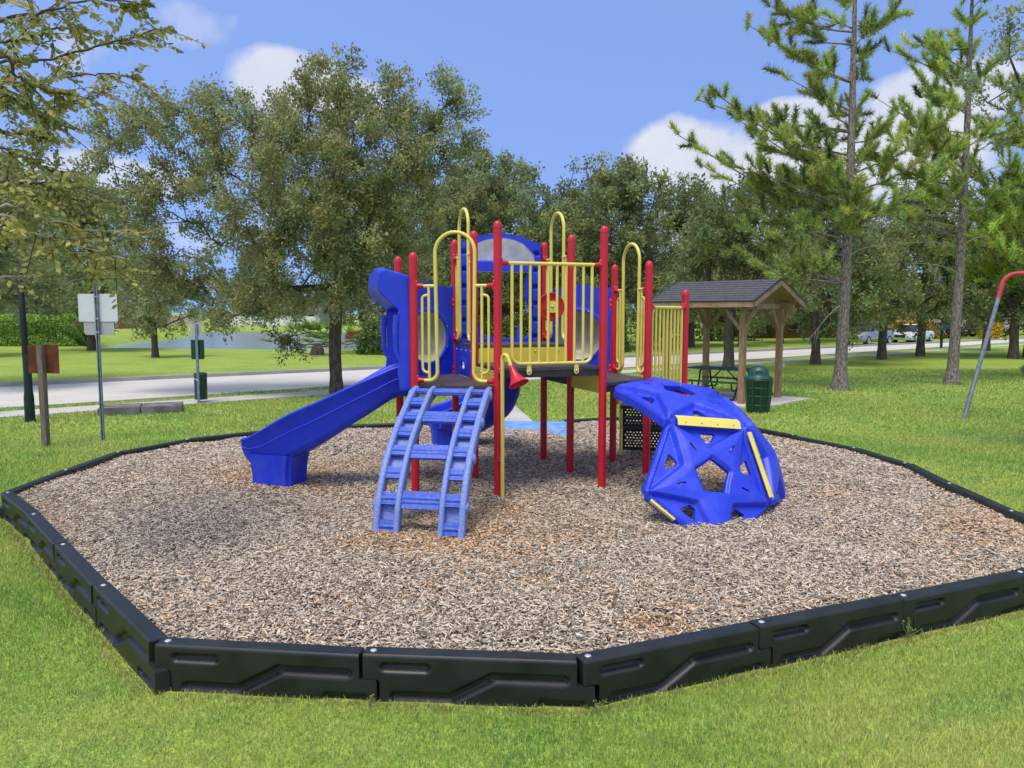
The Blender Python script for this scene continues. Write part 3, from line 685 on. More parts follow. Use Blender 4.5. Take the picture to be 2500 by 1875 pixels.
# ---- tall blue slide entrance tower on the far side
L, W = frame2(pC, pF, 0); e = unit(pF - pC); fwd = V3(e[1], -e[0], 0)    # fwd points to the viewer
def tmap(o_=0.0):
    return lambda x, y, w: (pC[0] + e[0] * x + fwd[0] * (o_ - w), pC[1] + e[1] * x + fwd[1] * (o_ - w), y)
xl, xr = .06, L - .06; zt = 2.97
def tower_sdf(x, y):
    arch_top = zt - .16 * ((x - L / 2) / (L / 2)) ** 2
    out = np.maximum(np.maximum(xl - x, x - xr), np.maximum(ZH - .03 - y, y - arch_top))
    win = np.maximum(2.62 - y, (((x - L / 2) / .47) ** 2 + ((y - 2.62) / .285) ** 2) ** .5 * .3 - .3)   # half-ellipse window
    opening = sd_box(x, y, L / 2, 2.14, L / 2 - .20, .34, .04)
    low = np.maximum(1.80 - y - .15, 0 * x - 1) ; u1 = sd_box(x, y, .33, 1.86, .16, .24, .15); u2 = sd_box(x, y, L / 2 + .02, 1.86, .20, .24, .15); u3 = sd_box(x, y, L - .34, 1.86, .16, .24, .15)
    mid = sd_box(x, y, L / 2, 1.92, L / 2 - .20, .14, .02)
    return np.maximum(out, -np.minimum.reduce([win, opening, mid, u1, u2, u3]))
tower_front = lambda x, y: -.035 - .02 * smoothstep(.03, .01, np.abs(x - L / 2) - (L / 2 - .20)) * (y < 2.4) - .10 * smoothstep(2.42, 2.47, y) * (1 - smoothstep(2.60, 2.66, y)) * smoothstep(.22, .27, np.minimum(x, L - x)) + \
    .05 * np.exp(-((np.mod(y - 1.55, .215) - .1) / .022) ** 2) * ((x < .165) | (x > L - .165)) * (x > .085) * (x < L - .085)
tw = plate(xl, xr, ZH - .03, zt, 110, 150, tower_sdf, tower_front, lambda x, y: .04 + 0 * x, tmap(), BLUE, 'slide_entrance', PS)
win_sdf = lambda x, y: np.maximum(2.60 - y, (((x - L / 2) / .49) ** 2 + ((y - 2.60) / .31) ** 2) ** .5 * .3 - .3)
plate(L / 2 - .5, L / 2 + .5, 2.6, 2.93, 60, 30, win_sdf, lambda x, y: .00 - .05 * np.cos((x - L / 2) * 2.6), lambda x, y: .012 - .05 * np.cos((x - L / 2) * 2.6), tmap(), BUBBLEG, 'slide_entrance_window', tw)
mb = MB()
for s in (.27, L - .27):
    mb.cut()
    p = [V3(*tmap()(s, z_, -.06)) for z_ in (2.42, 2.2, 2.12)]; q = V3(*tmap()(s + (.08 if s > .5 else -.08), 2.06, -.05)); mb.tube(catmull([V3(*tmap()(s, 2.44, -.06)), V3(*tmap()(s, 2.2, -.06)), V3(*tmap()(s + (.03 if s > .5 else -.03), 2.1, -.055)), q]), .028, BLUE, 10)
mb.build('hand_hold', tw)

# ---- slides
def slide(path, rims, bots, hw, name, pedestal=None, twist=None):
    P = [V3(p) for p in path]; k = len(P); prof = []
    for i in range(k):
        top, bot = rims[i], bots[i]; P[i][2] = 0; w = hw
        o = [(-w - .03, top), (-w - .035, top - .02), (-w - .022, top - .03), (-w - .018, top - (top - bot) * .45), (-w - .012, top - (top - bot) * .47), (-w - .006, bot + .09), (-w + .025, bot + .015), (-w + .07, bot),
             (w - .07, bot), (w - .025, bot + .015), (w + .006, bot + .09), (w + .012, top - (top - bot) * .47), (w + .018, top - (top - bot) * .45), (w + .022, top - .03), (w + .035, top - .02), (w + .03, top), (w + .005, top + .008), (w - .02, top - .006)]
        bed = bot + .06
        i_ = [(w - .03, top - .04), (w - .05, bed + .07), (w - .13, bed + .012), (0, bed), (-w + .13, bed + .012), (-w + .05, bed + .07), (-w + .03, top - .04), (-w + .02, top - .006), (-w - .005, top + .008)]
        prof.append([(a, b) for a, b in o + i_])
    mb = MB(); n = len(prof[0]); vs = []; fs = []
    for i in range(k):
        T = unit(P[min(i + 1, k - 1)] - P[max(i - 1, 0)]); sd = V3(-T[1], T[0], 0)
        for a, b in prof[i]: vs.append(P[i] + sd * a + V3(0, 0, b))
    for i in range(k - 1):
        for j in range(n): j2 = (j + 1) % n; fs.append((i * n + j, (i + 1) * n + j, (i + 1) * n + j2, i * n + j2))
    mb.add(vs, fs, BLUE, True)
    T1 = unit(P[-1] - P[-2]); o0 = (k - 1) * n
    mb.add(vs[:n], [tuple(range(n))], BLUE); mb.add(vs[-n:], [tuple(range(n))[::-1]], BLUE)
    s = mb.build(name, PS)
    for sg_ in (-1, 1):
        line = []
        for i in range(2, k):
            T = unit(P[min(i + 1, k - 1)] - P[max(i - 1, 0)]); sd = V3(-T[1], T[0], 0); line.append(P[i] + sd * sg_ * (hw + .020) + V3(0, 0, rims[i] - (rims[i] - bots[i]) * .40))
        m3 = MB(); m3.tube(line, .0075, BLUE, 6); m3.build('mould_ridge', s)
    if pedestal:
        c, ax, hx, hy, ztop = pedestal; ax = unit(V3(*ax)); ay = V3(-ax[1], ax[0], 0); m2 = MB(); ring = []
        for q in range(48):
            a = 2 * math.pi * q / 48; ca, sa = math.cos(a), math.sin(a); sx = math.copysign(abs(ca) ** .35, ca); sy = math.copysign(abs(sa) ** .35, sa)
            w = 1 - .10 * (.5 + .5 * math.cos(a * 10)); ring.append((sx * w, sy * w))
        vs = []; lev = [(-.1, .95), (0.0, .96), (.10, .97), (ztop * .5, 1.0), (ztop * .75, 1.05), (ztop, 1.13)]
        for z_, f in lev: vs += [V3(*c, z_) + ax * x * hx * f + ay * y * hy * (1 + (f - 1) * .4) for x, y in ring]
        fs = [(i * 48 + j, i * 48 + (j + 1) % 48, (i + 1) * 48 + (j + 1) % 48, (i + 1) * 48 + j) for i in range(len(lev) - 1) for j in range(48)]
        m2.add(vs, fs, BLUE, True); m2.build('slide_foot', s)
    return s
def resample(cols, n=34):
    t = np.linspace(0, 1, len(cols)); P = catmull([V3(*c) for c in cols], 8); return P
cols = [(-1.20, 8.76, 1.37, 1.02), (-1.36, 8.715, 1.35, 1.00), (-1.70, 8.66, 1.19, .77), (-2.15, 8.68, .965, .48), (-2.50, 8.76, .79, .29), (-2.74, 8.84, .64, .18), (-2.90, 8.91, .55, .20), (-3.01, 8.955, .52, .30)]
q = resample(cols); slide([(p[0], p[1], 0) for p in q], [p[2] for p in q], [p[3] for p in q], .225, 'slide', ((-2.69, 8.80), (-1, .33, 0), .27, .235, .36))
cols = [(-.16, 10.03, 1.80, 1.45), (-.16, 10.22, 1.76, 1.34), (-.14, 10.60, 1.52, .98), (-.16, 10.95, 1.28, .66), (-.32, 11.28, 1.02, .34), (-.62, 11.42, .78, .10), (-.92, 11.34, .62, .12), (-1.15, 11.2, .54, .28)]
q = resample(cols); slide([(p[0], p[1], 0) for p in q], [p[2] for p in q], [p[3] for p in q], .255, 'slide', ((-.95, 11.3), (-1, -.25, 0), .24, .2, .40))

# ---- hood over the left slide
d_ = unit(pB - pA); outw = V3(-d_[1], d_[0], 0); outw = outw if outw @ (pA - pD) > 0 else -outw; Lh = float(np.linalg.norm(pB - pA))
hood = MB()
def hoodpt(s, o_, z): return pA + d_ * s + outw * o_ + V3(0, 0, z)
# visor: bent sheet box bridging both side panels
prof = [(.02, 2.33), (.12, 2.36), (.30, 2.41), (.35, 2.38), (.37, 2.20), (.34, 2.15), (.22, 2.04), (.14, 1.97), (.02, 1.96), (.02, 2.0), (.12, 2.02), (.20, 2.08), (.31, 2.18), (.33, 2.22), (.315, 2.36), (.12, 2.32), (.02, 2.29)]
vs = []; ns = 15
for i in range(ns):
    s = .045 + (Lh - .09) * i / (ns - 1); ar = .05 * (1 - ((i - (ns - 1) / 2) / ((ns - 1) / 2)) ** 2)
    vs += [hoodpt(s, a, b + ar) for a, b in prof]
k = len(prof); hood.add(vs, [(i * k + j, (i + 1) * k + j, (i + 1) * k + (j + 1) % k, i * k + (j + 1) % k) for i in range(ns - 1) for j in range(k)], BLUE, False)
for i in (0, ns - 1): hood.add([hoodpt(.045 + (Lh - .09) * i / (ns - 1), a, b) for a, b in prof[:9]], [tuple(range(9))], BLUE)
ho = hood.build('slide_hood', PS, bevel=.012)
for s in (.05, Lh - .05):
    mb = MB()
    poly = [(0, 1.12), (.15, 1.12), (.17, 1.30), (.15, 1.50), (.155, 1.98), (.10, 2.04), (0, 2.04)]
    mb.prism(poly, pA + d_ * (s - .03) + V3(0, 0, 0), outw, (0, 0, 1), .055, BLUE)
    mb.tube([hoodpt(s + .0, .17, 1.93), hoodpt(s, .19, 1.80), hoodpt(s, .19, 1.55), hoodpt(s, .15, 1.45)], [.04, .032, .026, .03], BLUE, 10)
    mb.build('side_panel', ho)

# ---- arched ladder climber at the front left
cb = V3(-.630, 8.06, 0); cd = unit(V3(-.15, -.989, 0)); ce = unit(V3(.985, -.17, 0))
CP = catmull([V3(t, 0, z) for t, z in [(-.03, 1.15), (.10, 1.13), (.25, 1.065), (.54, .915), (.78, .775), (1.0, .605), (1.17, .42), (1.29, .23), (1.37, .0), (1.42, -.16)]], 8)
def cpt(s):   # point by arclength fraction
    return s
cum = [0]
for a, b in zip(CP, CP[1:]): cum.append(cum[-1] + float(np.linalg.norm(b - a)))
def at_len(l):
    i = max(j for j in range(len(cum)) if cum[j] <= l + 1e-9); i = min(i, len(CP) - 2); t = (l - cum[i]) / (cum[i + 1] - cum[i]); p = CP[i] * (1 - t) + CP[i + 1] * t
    T = unit(CP[i + 1] - CP[i]); return p, T
def cw(side, p): return cb + cd * p[0] + ce * side + V3(0, 0, p[2])
climber = thing('x', (0, 0, 0), '', ''); bpy.data.objects.remove(climber)
rail_root = None
for idx, sd_ in enumerate((-.395, -.205, .205, .395)):
    mb = MB(); vs = []; prof = [(-.022, .028), (-.026, .018), (-.022, -.085), (-.014, -.095), (.014, -.095), (.022, -.085), (.026, .018), (.022, .028), (.010, .036), (-.010, .036)]
    n = len(prof)
    for i, p in enumerate(CP):
        T = unit(CP[min(i + 1, len(CP) - 1)] - CP[max(i - 1, 0)]); U = V3(-T[2], 0, T[0]); U = U if U[2] > 0 or U[0] > 0 else -U
        for a, b in prof: w = p + U * b; vs.append(cw(sd_ + a * (1.15 if idx in (0, 3) else 1), w))
    mb.add(vs, [(i * n + j, (i + 1) * n + j, (i + 1) * n + (j + 1) % n, i * n + (j + 1) % n) for i in range(len(CP) - 1) for j in range(n)], BLUEW, True)
    mb.add(vs[:n], [tuple(range(n))], BLUEW)
    if rail_root is None: rail_root = mb.build('arch_climber', PS)
    else: mb.build('climber_rail', rail_root)
tot = cum[-1] - .17
def rung(l, s0, s1, rows, nm, gap=.036):
    mb = MB(); p, T = at_len(l); U = V3(-T[2], 0, T[0])
    for r_ in range(rows):
        c = p + T * (r_ - (rows - 1) / 2) * gap + U * (.004 - .012 * abs(r_ - (rows - 1) / 2))
        a = cw(s0, c); b = cw(s1, c); dlt = unit(b - a); mb.tube([a, a + dlt * .006, b - dlt * .006, b], [.014, gap * .5, gap * .5, .014], BLUEW2, 10)
    a = p - U * .006; x = unit(cw(s1, a) - cw(s0, a)); Tw = unit(cw(0, a + T) - cw(0, a)); Uw = np.cross(x, Tw)
    mb.box((cw(s0, a) + cw(s1, a)) / 2, ((s1 - s0) / 2 - .008, gap * rows / 2 + .004, .014), BLUEW2, ax=(x, Tw, Uw))
    mb.build(nm, rail_root)
for k_ in range(8):
    l = .075 + (tot - .12) * k_ / 7
    rung(l, -.375, -.225, 3, 'step', .036); rung(l, .225, .375, 3, 'step', .036)
for k_ in range(4): rung(.085 + (tot - .12) * 2 * k_ / 7, -.18, .18, 4, 'rung', .039)
for s0, s1 in ((-.375, -.225), (.225, .375)):      # recessed backing of the narrow ladders
    mb = MB()
    for (l0, l1) in ((.12, tot * .70), (tot * .86, tot)):
        mb.cut()
        vs = []; m_ = 14
        for i in range(m_ + 1):
            p, T = at_len(l0 + (l1 - l0) * i / m_); U = V3(-T[2], 0, T[0]); vs += [cw(s0, p - U * .055), cw(s1, p - U * .055), cw(s1, p - U * .072), cw(s0, p - U * .072)]
        mb.add(vs, [(i * 4 + j, i * 4 + 4 + j, i * 4 + 4 + (j + 1) % 4, i * 4 + (j + 1) % 4) for i in range(m_) for j in range(4)] + [(0, 1, 2, 3), (m_ * 4, m_ * 4 + 1, m_ * 4 + 2, m_ * 4 + 3)], BLUEW)
    mb.build('backing_sheet', rail_root)
for sd_ in (-.425, .425):
    for k_ in range(4):
        p, T = at_len(.13 + (tot - .12) * 2 * k_ / 7); U = V3(-T[2], 0, T[0]); c = cw(sd_ - math.copysign(.005, sd_), p - U * .03); mb = MB()
        mb.lathe(c, [(.052, -.004), (.050, .014), (.036, .024), (0, .028)], BLUEW, 18, axis=ce * math.copysign(1, sd_)); mb.build('boss', rail_root)

# ---- geodesic dome climber
DV = dict(TL=(1.54, 7.568, .874), TR=(2.332, 7.706, .801), L=(1.228, 7.09, .264), R=(2.52, 7.394, .072), B=(1.897, 6.867, -.254), TRR=(2.315, 8.574, 1.034), TJ=(1.58, 8.96, 1.165), TIP=(1.10, 8.44, 1.12), FR=(2.844, 7.975, -.05), FB=(2.917, 8.694, .326))
DV = {k: V3(v) for k, v in DV.items()}
dome = None
def pentagon(keys, bulge, flip=False):
    global dome
    C5 = [DV[k] for k in keys]; ctr = sum(C5) / 5; nrm = unit(np.cross(C5[1] - C5[0], C5[2] - C5[0]) + np.cross(C5[2] - ctr, C5[3] - ctr) + np.cross(C5[4] - ctr, C5[0] - ctr))
    domec = V3(1.9, 8.5, .1)
    if nrm @ (ctr - domec) < 0: nrm = -nrm
    ang = [math.pi / 2 + 2 * math.pi * i / 5 for i in range(5)]; reg = [(math.cos(a), math.sin(a)) for a in ang]
    notch = [(math.cos(a + math.pi / 5), math.sin(a + math.pi / 5)) for a in ang]
    star = []
    for i in range(5): star += [reg[i], (notch[i][0] * .47, notch[i][1] * .47)]
    def corner_cut(x, y):
        r = np.full(x.shape, -9.0)
        for c in reg: r = np.maximum(r, x * c[0] + y * c[1] - .955)
        return r
    def rotbox(x, y, cx, cy, a, hx, hy, r): ca, sa = math.cos(a), math.sin(a); return sd_box((x - cx) * ca + (y - cy) * sa, -(x - cx) * sa + (y - cy) * ca, 0, 0, hx, hy, r)
    hole = [(n_[0] * .262, n_[1] * .262) for n_ in notch]
    def sdf(x, y):
        d = np.maximum(sd_poly(x, y, reg), corner_cut(x, y)); d = np.maximum(d, -(sd_poly(x, y, hole)))
        for i in range(5):
            a = ang[i] + math.pi / 5; w = .115
            hh = sd_poly(x, y, [(math.cos(a) * .53 + math.cos(a + 1.57) * t, math.sin(a) * .53 + math.sin(a + 1.57) * t) if k_ == 0 else (math.cos(a) * .65 + math.cos(a + 1.57) * t, math.sin(a) * .65 + math.sin(a + 1.57) * t) for k_, t in ((0, -.035), (0, .035), (1, .10), (1, -.10))]) - .015
            d = np.maximum(d, -hh)
            d = np.maximum(d, -rotbox(x, y, reg[i][0] * .50, reg[i][1] * .50, ang[i], .075, .013, .012))
        return d
    def rel(x, y):
        sg = sd_poly(x, y, star); r = np.hypot(x, y)
        raised = .062 * smoothstep(.012, -.040, sg)
        edge = -sd_poly(x, y, reg)
        rim = .022 * smoothstep(.060, .035, edge) - .026 * smoothstep(.03, 0, edge)
        holelip = -.030 * smoothstep(.045, .0, sd_poly(x, y, hole))
        crown_ = .018 * smoothstep(-.02, -.16, sg)
        return np.maximum(raised, rim) + crown_ + holelip + bulge * (1 - np.clip(r / .95, 0, 1) ** 2)
    A = np.array(reg)
    def mapf(x, y, w):
        out = np.zeros((len(x), 3)); th = np.mod(np.arctan2(y, x) - ang[0], 2 * math.pi); k_ = np.minimum((th / (2 * math.pi / 5)).astype(int), 4)
        for i in range(5):
            a, b = A[i], A[(i + 1) % 5]; det = a[0] * b[1] - a[1] * b[0]; m_ = k_ == i
            u_ = (x[m_] * b[1] - y[m_] * b[0]) / det; v_ = (a[0] * y[m_] - a[1] * x[m_]) / det
            out[m_] = ctr + u_[:, None] * (C5[i] - ctr) + v_[:, None] * (C5[(i + 1) % 5] - ctr)
        out += nrm * w[:, None]; return out[:, 0], out[:, 1], out[:, 2]
    back = lambda x, y: rel(x, y) * .9 - .036 - .045 * smoothstep(.07, .03, -sd_poly(x, y, reg))
    o = plate(-1.0, 1.0, -1.0, 1.0, 150, 150, sdf, rel, back, mapf, BLUE, 'dome_climber' if dome is None else 'dome_panel', PS if dome is None else dome)
    if dome is None: dome = o
    return ctr, nrm
c2, n2 = pentagon(['B', 'R', 'TR', 'TL', 'L'], .035); c1, n1 = pentagon(['TL', 'TR', 'TRR', 'TJ', 'TIP'], .085); c3, n3 = pentagon(['R', 'FR', 'FB', 'TRR', 'TR'], .10)
def clampstrip(a, b, na, nb, f0, f1, w=.055, off=.035):
    a = V3(a); b = V3(b); p0 = a + (b - a) * f0; p1 = a + (b - a) * f1; x = unit(b - a); up = unit(na + nb); mb = MB()
    ya = unit(np.cross(na, x)); ya = ya if ya @ (nb - na) < 0 else -ya; yb = unit(np.cross(nb, x)); yb = yb if yb @ (na - nb) < 0 else -yb
    c0 = p0 + up * off; c1 = p1 + up * off; vs = []
    for c in (c0, c1):
        for y, nrm in ((ya * w, na), (yb * 0, None), (yb * w, nb)): vs += [c + y, c + y - (nrm if nrm is not None else up) * .007]
    mb.add(vs, [(0, 2, 8, 6), (2, 4, 10, 8), (1, 3, 9, 7), (3, 5, 11, 9), (0, 1, 7, 6), (4, 5, 11, 10), (0, 2, 3, 1), (2, 4, 5, 3), (6, 8, 9, 7), (8, 10, 11, 9)], YEL)
    for k_ in range(4):
        c = c0 + (c1 - c0) * (.12 + .76 * k_ / 3) + ya * w * .55; mb.lathe(c, [(.009, 0), (.008, .005), (0, .008)], STEEL, 8, axis=na)
    mb.build('clamp_strip', dome)
clampstrip(DV['TL'] + .06 * n2, DV['TR'] + .06 * n2, n2, n1, .08, .90, .075); clampstrip(DV['TR'] + .05 * n2, DV['R'] + .05 * n2, n3, n2, .10, .92, .045)
clampstrip(DV['L'], DV['B'], n2, unit(V3(-.7, -.4, -.5)), .10, .42, .05, .02)

# ---- speaking horn, transfer steps, handrails
mb = MB(); mb.tube(fillet([V3(-.10, 8.02, -.1), V3(-.10, 8.02, 1.515), V3(-.055, 7.96, 1.525), V3(-.005, 7.93, 1.39)], [.05, .04], 8), .0205, YEL, 14)
horn = mb.build('speaking_tube', PS); ha = unit(V3(.075, -.07, -.17)); h0 = V3(-.012, 7.935, 1.41)
mb = MB(); mb.lathe(h0, [(.024, 0), (.030, .03), (.040, .09), (.060, .145), (.088, .19), (.108, .21), (.113, .216), (.105, .214), (.080, .188), (.050, .14), (.030, .09), (.018, .03), (0, .02)], RED, 32, axis=ha); mb.build('horn', horn)
mb = MB(); 
for z_ in (1.36, .42): mb.cut(); mb.box(V3(-.128, 8.06, z_), (.03, .025, .035), RED); mb.lathe(V3(-.13, 8.03, z_ + .012), [(.008, 0), (.007, .006), (0, .008)], STEEL, 8, axis=(0, -1, 0))
mb.build('tube_clamp', horn)
eo = unit(pK - pI); oo = V3(-eo[1], eo[0], 0); oo = oo if oo[1] > 0 else -oo; mid = (pI + pK) / 2
steps = None
for k_, (z_, o0, o1) in enumerate(((.74, .02, .44), (.42, .40, .84))):
    mb = MB(); c = mid + oo * (o0 + o1) / 2; mb.box(add_z(c, z_ - .02), (.36, (o1 - o0) / 2, .02), DECK, ax=(eo, oo, V3(0, 0, 1)))
    s_ = mb.build('transfer_steps' if steps is None else 'step', PS if steps is None else steps)
    if steps is None: steps = s_
    hgt = .30; base = mid - eo * .36 + oo * (o1 - .03 if k_ == 0 else o0 + .06); ddx = .04
    def psdf(x, y):
        row = np.floor(y / .038); px = np.mod(x + (row % 2) * .022, .044) - .022; py = np.mod(y, .038) - .019
        inside = (x > .03) & (x < .69) & (y > .03) & (y < hgt - .03)
        return np.maximum(np.maximum(np.maximum(-x, x - .72), np.maximum(-y, y - hgt)), np.where(inside, -(np.hypot(px, py) - .0105), -1.0))
    plate(0, .72, 0, hgt, 200, 90, psdf, lambda x, y: -.003 + 0 * x, lambda x, y: .003 + 0 * x, lambda x, y, w: (base[0] + eo[0] * x + oo[0] * w, base[1] + eo[1] * x + oo[1] * w, z_ - .04 - hgt + y), BLACK, 'perforated_riser', steps, smooth=False)
for sgn in (-1, 1):
    for o_ in (.44, .98):
        mb = MB(); b_ = mid + eo * sgn * .385 + oo * o_; mb.tube([add_z(b_, -.2), add_z(b_, .74 if o_ < .5 else .42)], .016, YELP, 10); mb.build('leg', steps)
    s0 = mid + eo * sgn * .40; f = lambda o_, z_: add_z(s0 + oo * o_, z_)
    mb = MB(); zz = 1.83 if sgn < 0 else 1.45
    mb.tube(fillet([f(.05, zz), f(.42, zz + .01), f(.50, .75), f(.50, .45)], [.16, .05]), .0165, YEL, 10); mb.cut(); mb.tube(fillet([f(.10, .75), f(.10, zz - .10), f(.32, zz - .10), f(.32, .75)], [.10, .10]), .014, YEL, 10)
    mb.cut(); mb.box(f(.21, zz - .28), (.11, .004, .05), YEL, ax=(oo, eo, V3(0, 0, 1))); mb.cut(); mb.box(f(.21, 1.02), (.11, .004, .05), YEL, ax=(oo, eo, V3(0, 0, 1)))
    mb.cut(); mb.tube(fillet([f(.40, 1.12), f(.95, 1.05), f(1.02, .45), f(1.02, -.2)], [.14, .1]), .0165, YEL, 10)
    mb.build('handrail', steps)
done(PS)

# ---- blue access ramp at the back of the bed
mb = MB()
rp = [V3(-.25, 12.15, .008), V3(.92, 12.10, .008), V3(1.0, 13.6, .03), V3(-.3, 13.7, .03)]
mb.add(rp + [p - V3(0, 0, .05) for p in rp], [(0, 1, 2, 3), (7, 6, 5, 4), (0, 4, 5, 1), (1, 5, 6, 2), (2, 6, 7, 3), (3, 7, 4, 0)], RAMPB)
rampo = mb.build('access_ramp'); tag(rampo, 'light blue plastic access ramp at the back of the wood chips', 'ramp')
for a, b in ((rp[1], rp[2]), (rp[0], rp[3])):
    mb = MB(); mb.beam(a + V3(0, .25, .03), b + V3(0, 0, .05), .05, .08, BLUE); mb.build('ramp_edge', rampo)
for k_ in range(5):
    mb = MB(); y_ = 12.40 + k_ * .09; z_ = .012 + (y_ - 12.1) * .015; mb.box((.25, y_, z_ + .003), (.42, .022, .004), ALU2); mb.build('grip_strip', rampo)

# ------------------------------------------------------------------ trees
def leaf_quads(C, A, L, W, rng):
    """rhombic leaves: centres C, long axes A, half length L, half width W"""
    n = len(C); Nn = rng.normal(0, 1, (n, 3)); Nn[:, 2] += .6; B = np.cross(Nn, A); B /= np.linalg.norm(B, axis=1)[:, None] + 1e-9
    L = np.broadcast_to(L, n)[:, None]; W = np.broadcast_to(W, n)[:, None]
    return np.stack([C - A * L, C + B * W + A * L * .1, C + A * L, C - B * W + A * L * .1], 1).reshape(-1, 3)
def quadF(n): return (np.arange(n) * 4)[:, None] + np.array([0, 1, 2, 3])
def skeleton(base_pts, targets, rng, seg=.55, wob=.09, droop=0.0):
    pos = [V3(p) for p in base_pts]; par = list(range(-1, len(pos) - 1)); n0 = max(1, len(pos) - 3)
    order = np.argsort([np.linalg.norm(t - pos[-1]) for t in targets]); tips = []
    root = pos[-1]
    for k in order:
        t = targets[k]; P = np.array(pos[n0:]); d = np.linalg.norm(P - t, axis=1); dr = np.linalg.norm(P - root, axis=1); dt = np.linalg.norm(t - root)
        cost = d + .35 * np.maximum(0, dr - dt * .85) + .12 * dr + .5 * np.maximum(0, P[:, 2] - t[2])
        i = int(np.argmin(cost)) + n0; a = pos[i]; m = max(1, int(np.linalg.norm(t - a) / seg)); prev = i
        for q in range(1, m + 1):
            f = q / m; p = a + (t - a) * f; p = p + rng.normal(0, wob * min(1, m / 2) * (1 - f * .5), 3) * (q < m)
            p[2] += .10 * np.linalg.norm(t - a) * math.sin(f * math.pi) - droop * f
            pos.append(p); par.append(prev); prev = len(pos) - 1
        tips.append(prev)
    return pos, par, tips
def limb_mesh(pos, par, tips, r0, rmin, n0flare=1.35, power=.60, trunk_n=None):
    k = len(pos); w = np.zeros(k)
    for t in tips: w[t] += 1
    for i in range(k - 1, 0, -1):
        if par[i] >= 0: w[par[i]] += w[i]
    tot = w[0]; r = np.maximum(rmin, r0 * (w / tot) ** power)
    mb = MB(); kids = {}
    for i in range(1, k): kids.setdefault(par[i], []).append(i)
    done_ = set()
    for i in range(1, k):
        if i in done_: continue
        chain = [par[i], i]; done_.add(i); c = i
        while c in kids:
            nx_ = max(kids[c], key=lambda q: w[q])
            if nx_ in done_: break
            chain.append(nx_); done_.add(nx_); c = nx_
        rad = [min(r[j], r[chain[1]] * 1.15) if q == 0 and chain[0] != 0 else r[j] for q, j in enumerate(chain)]
        if chain[0] == 0: rad[0] *= n0flare
        big = max(rad) > .05
        mb.tube([pos[j] for j in chain], rad, BARK, 12 if big else 5, caps=False)
    return mb
def crown_leaves(targets, rng, per, L, spray=.45, K=6, centre=None, tint0=(1, 1, 1), aspect=.48, spread=.10, updn=.25, shade=.15):
    T = np.array(targets); n = len(T); c = T.mean(0) if centre is None else V3(centre); m = per // K
    out = T - c; out /= np.linalg.norm(out, axis=1)[:, None] + 1e-6
    D = rng.normal(0, .75, (n, K, 3)) + out[:, None, :] * .7; D[..., 2] += updn; D /= np.linalg.norm(D, axis=2)[..., None]
    sl = spray * rng.uniform(.5, 1.3, (n, K)); t = rng.uniform(0.05, 1, (n, K, m)) ** .8
    P = T[:, None, None, :] + D[:, :, None, :] * (sl[..., None] * t)[..., None] + rng.normal(0, spread, (n, K, m, 3)) * (1 - .4 * t)[..., None]
    P[..., 2] -= .06 * (t * sl[..., None])
    A = rng.normal(0, .8, P.shape) + D[:, :, None, :] * .9; A /= np.linalg.norm(A, axis=-1)[..., None]
    N_ = n * K * m; P = P.reshape(-1, 3); A = A.reshape(-1, 3); ll = L * rng.uniform(.6, 1.25, N_) * .5
    V = leaf_quads(P, A, ll, ll * aspect * 1.1, rng)
    cb_ = (1 + rng.normal(0, shade, (n, 1, 1))) * (1 + rng.normal(0, .12, (n, K, 1))) * (1 + rng.normal(0, .17, (n, K, m))); cb_ = np.clip(cb_.reshape(-1), .35, 1.9)
    hue = np.broadcast_to(rng.normal(0, .09, (n, K, 1)), (n, K, m)).reshape(-1)
    col = np.stack([cb_ * (1 + hue * 1.3), cb_, cb_ * (1 - hue)], -1) * np.array(tint0)
    return V, quadF(N_), np.repeat(col, 4, 0)
def blob_targets(blobs, rng, dens, shell=.35, ysq=1.0):
    out = []
    for (x, y, z, r) in blobs:
        k = max(3, int(dens * r ** 2.2)); d = rng.normal(0, 1, (k, 3)); d /= np.linalg.norm(d, axis=1)[:, None]; rr = r * rng.uniform(shell, 1, k) ** .6
        out.append(np.array([x, y, z]) + d * rr[:, None] * np.array([1, ysq, .9]))
    return np.concatenate(out)
def make_tree(name, seed, base_pts, blobs, dens, r0, per, L, label=None, cat='tree', loc=(0, 0, GZ), leafm=None, tint0=(1, 1, 1), spray=.45, group=None, rmin=.012, ysq=1.0, updn=.25, aspect=.48, spread=.1, K=6, wob=.09, shade=.15):
    rng = np.random.default_rng(seed); T = blob_targets(blobs, rng, dens, ysq=ysq); T = T[T[:, 2] > .6]
    root = thing(name, loc, label, cat, group)
    pos, par, tips = skeleton(base_pts, T, rng, wob=wob); limb_mesh(pos, par, tips, r0, rmin).build('trunk', root, recalc=False)
    V, F, C = crown_leaves(T, rng, per, L, spray, K=K, tint0=tint0, updn=updn, aspect=aspect, spread=spread, shade=shade)
    fast_mesh('crown', V, F, leafm or LEAF, tint=C, parent=root); return root

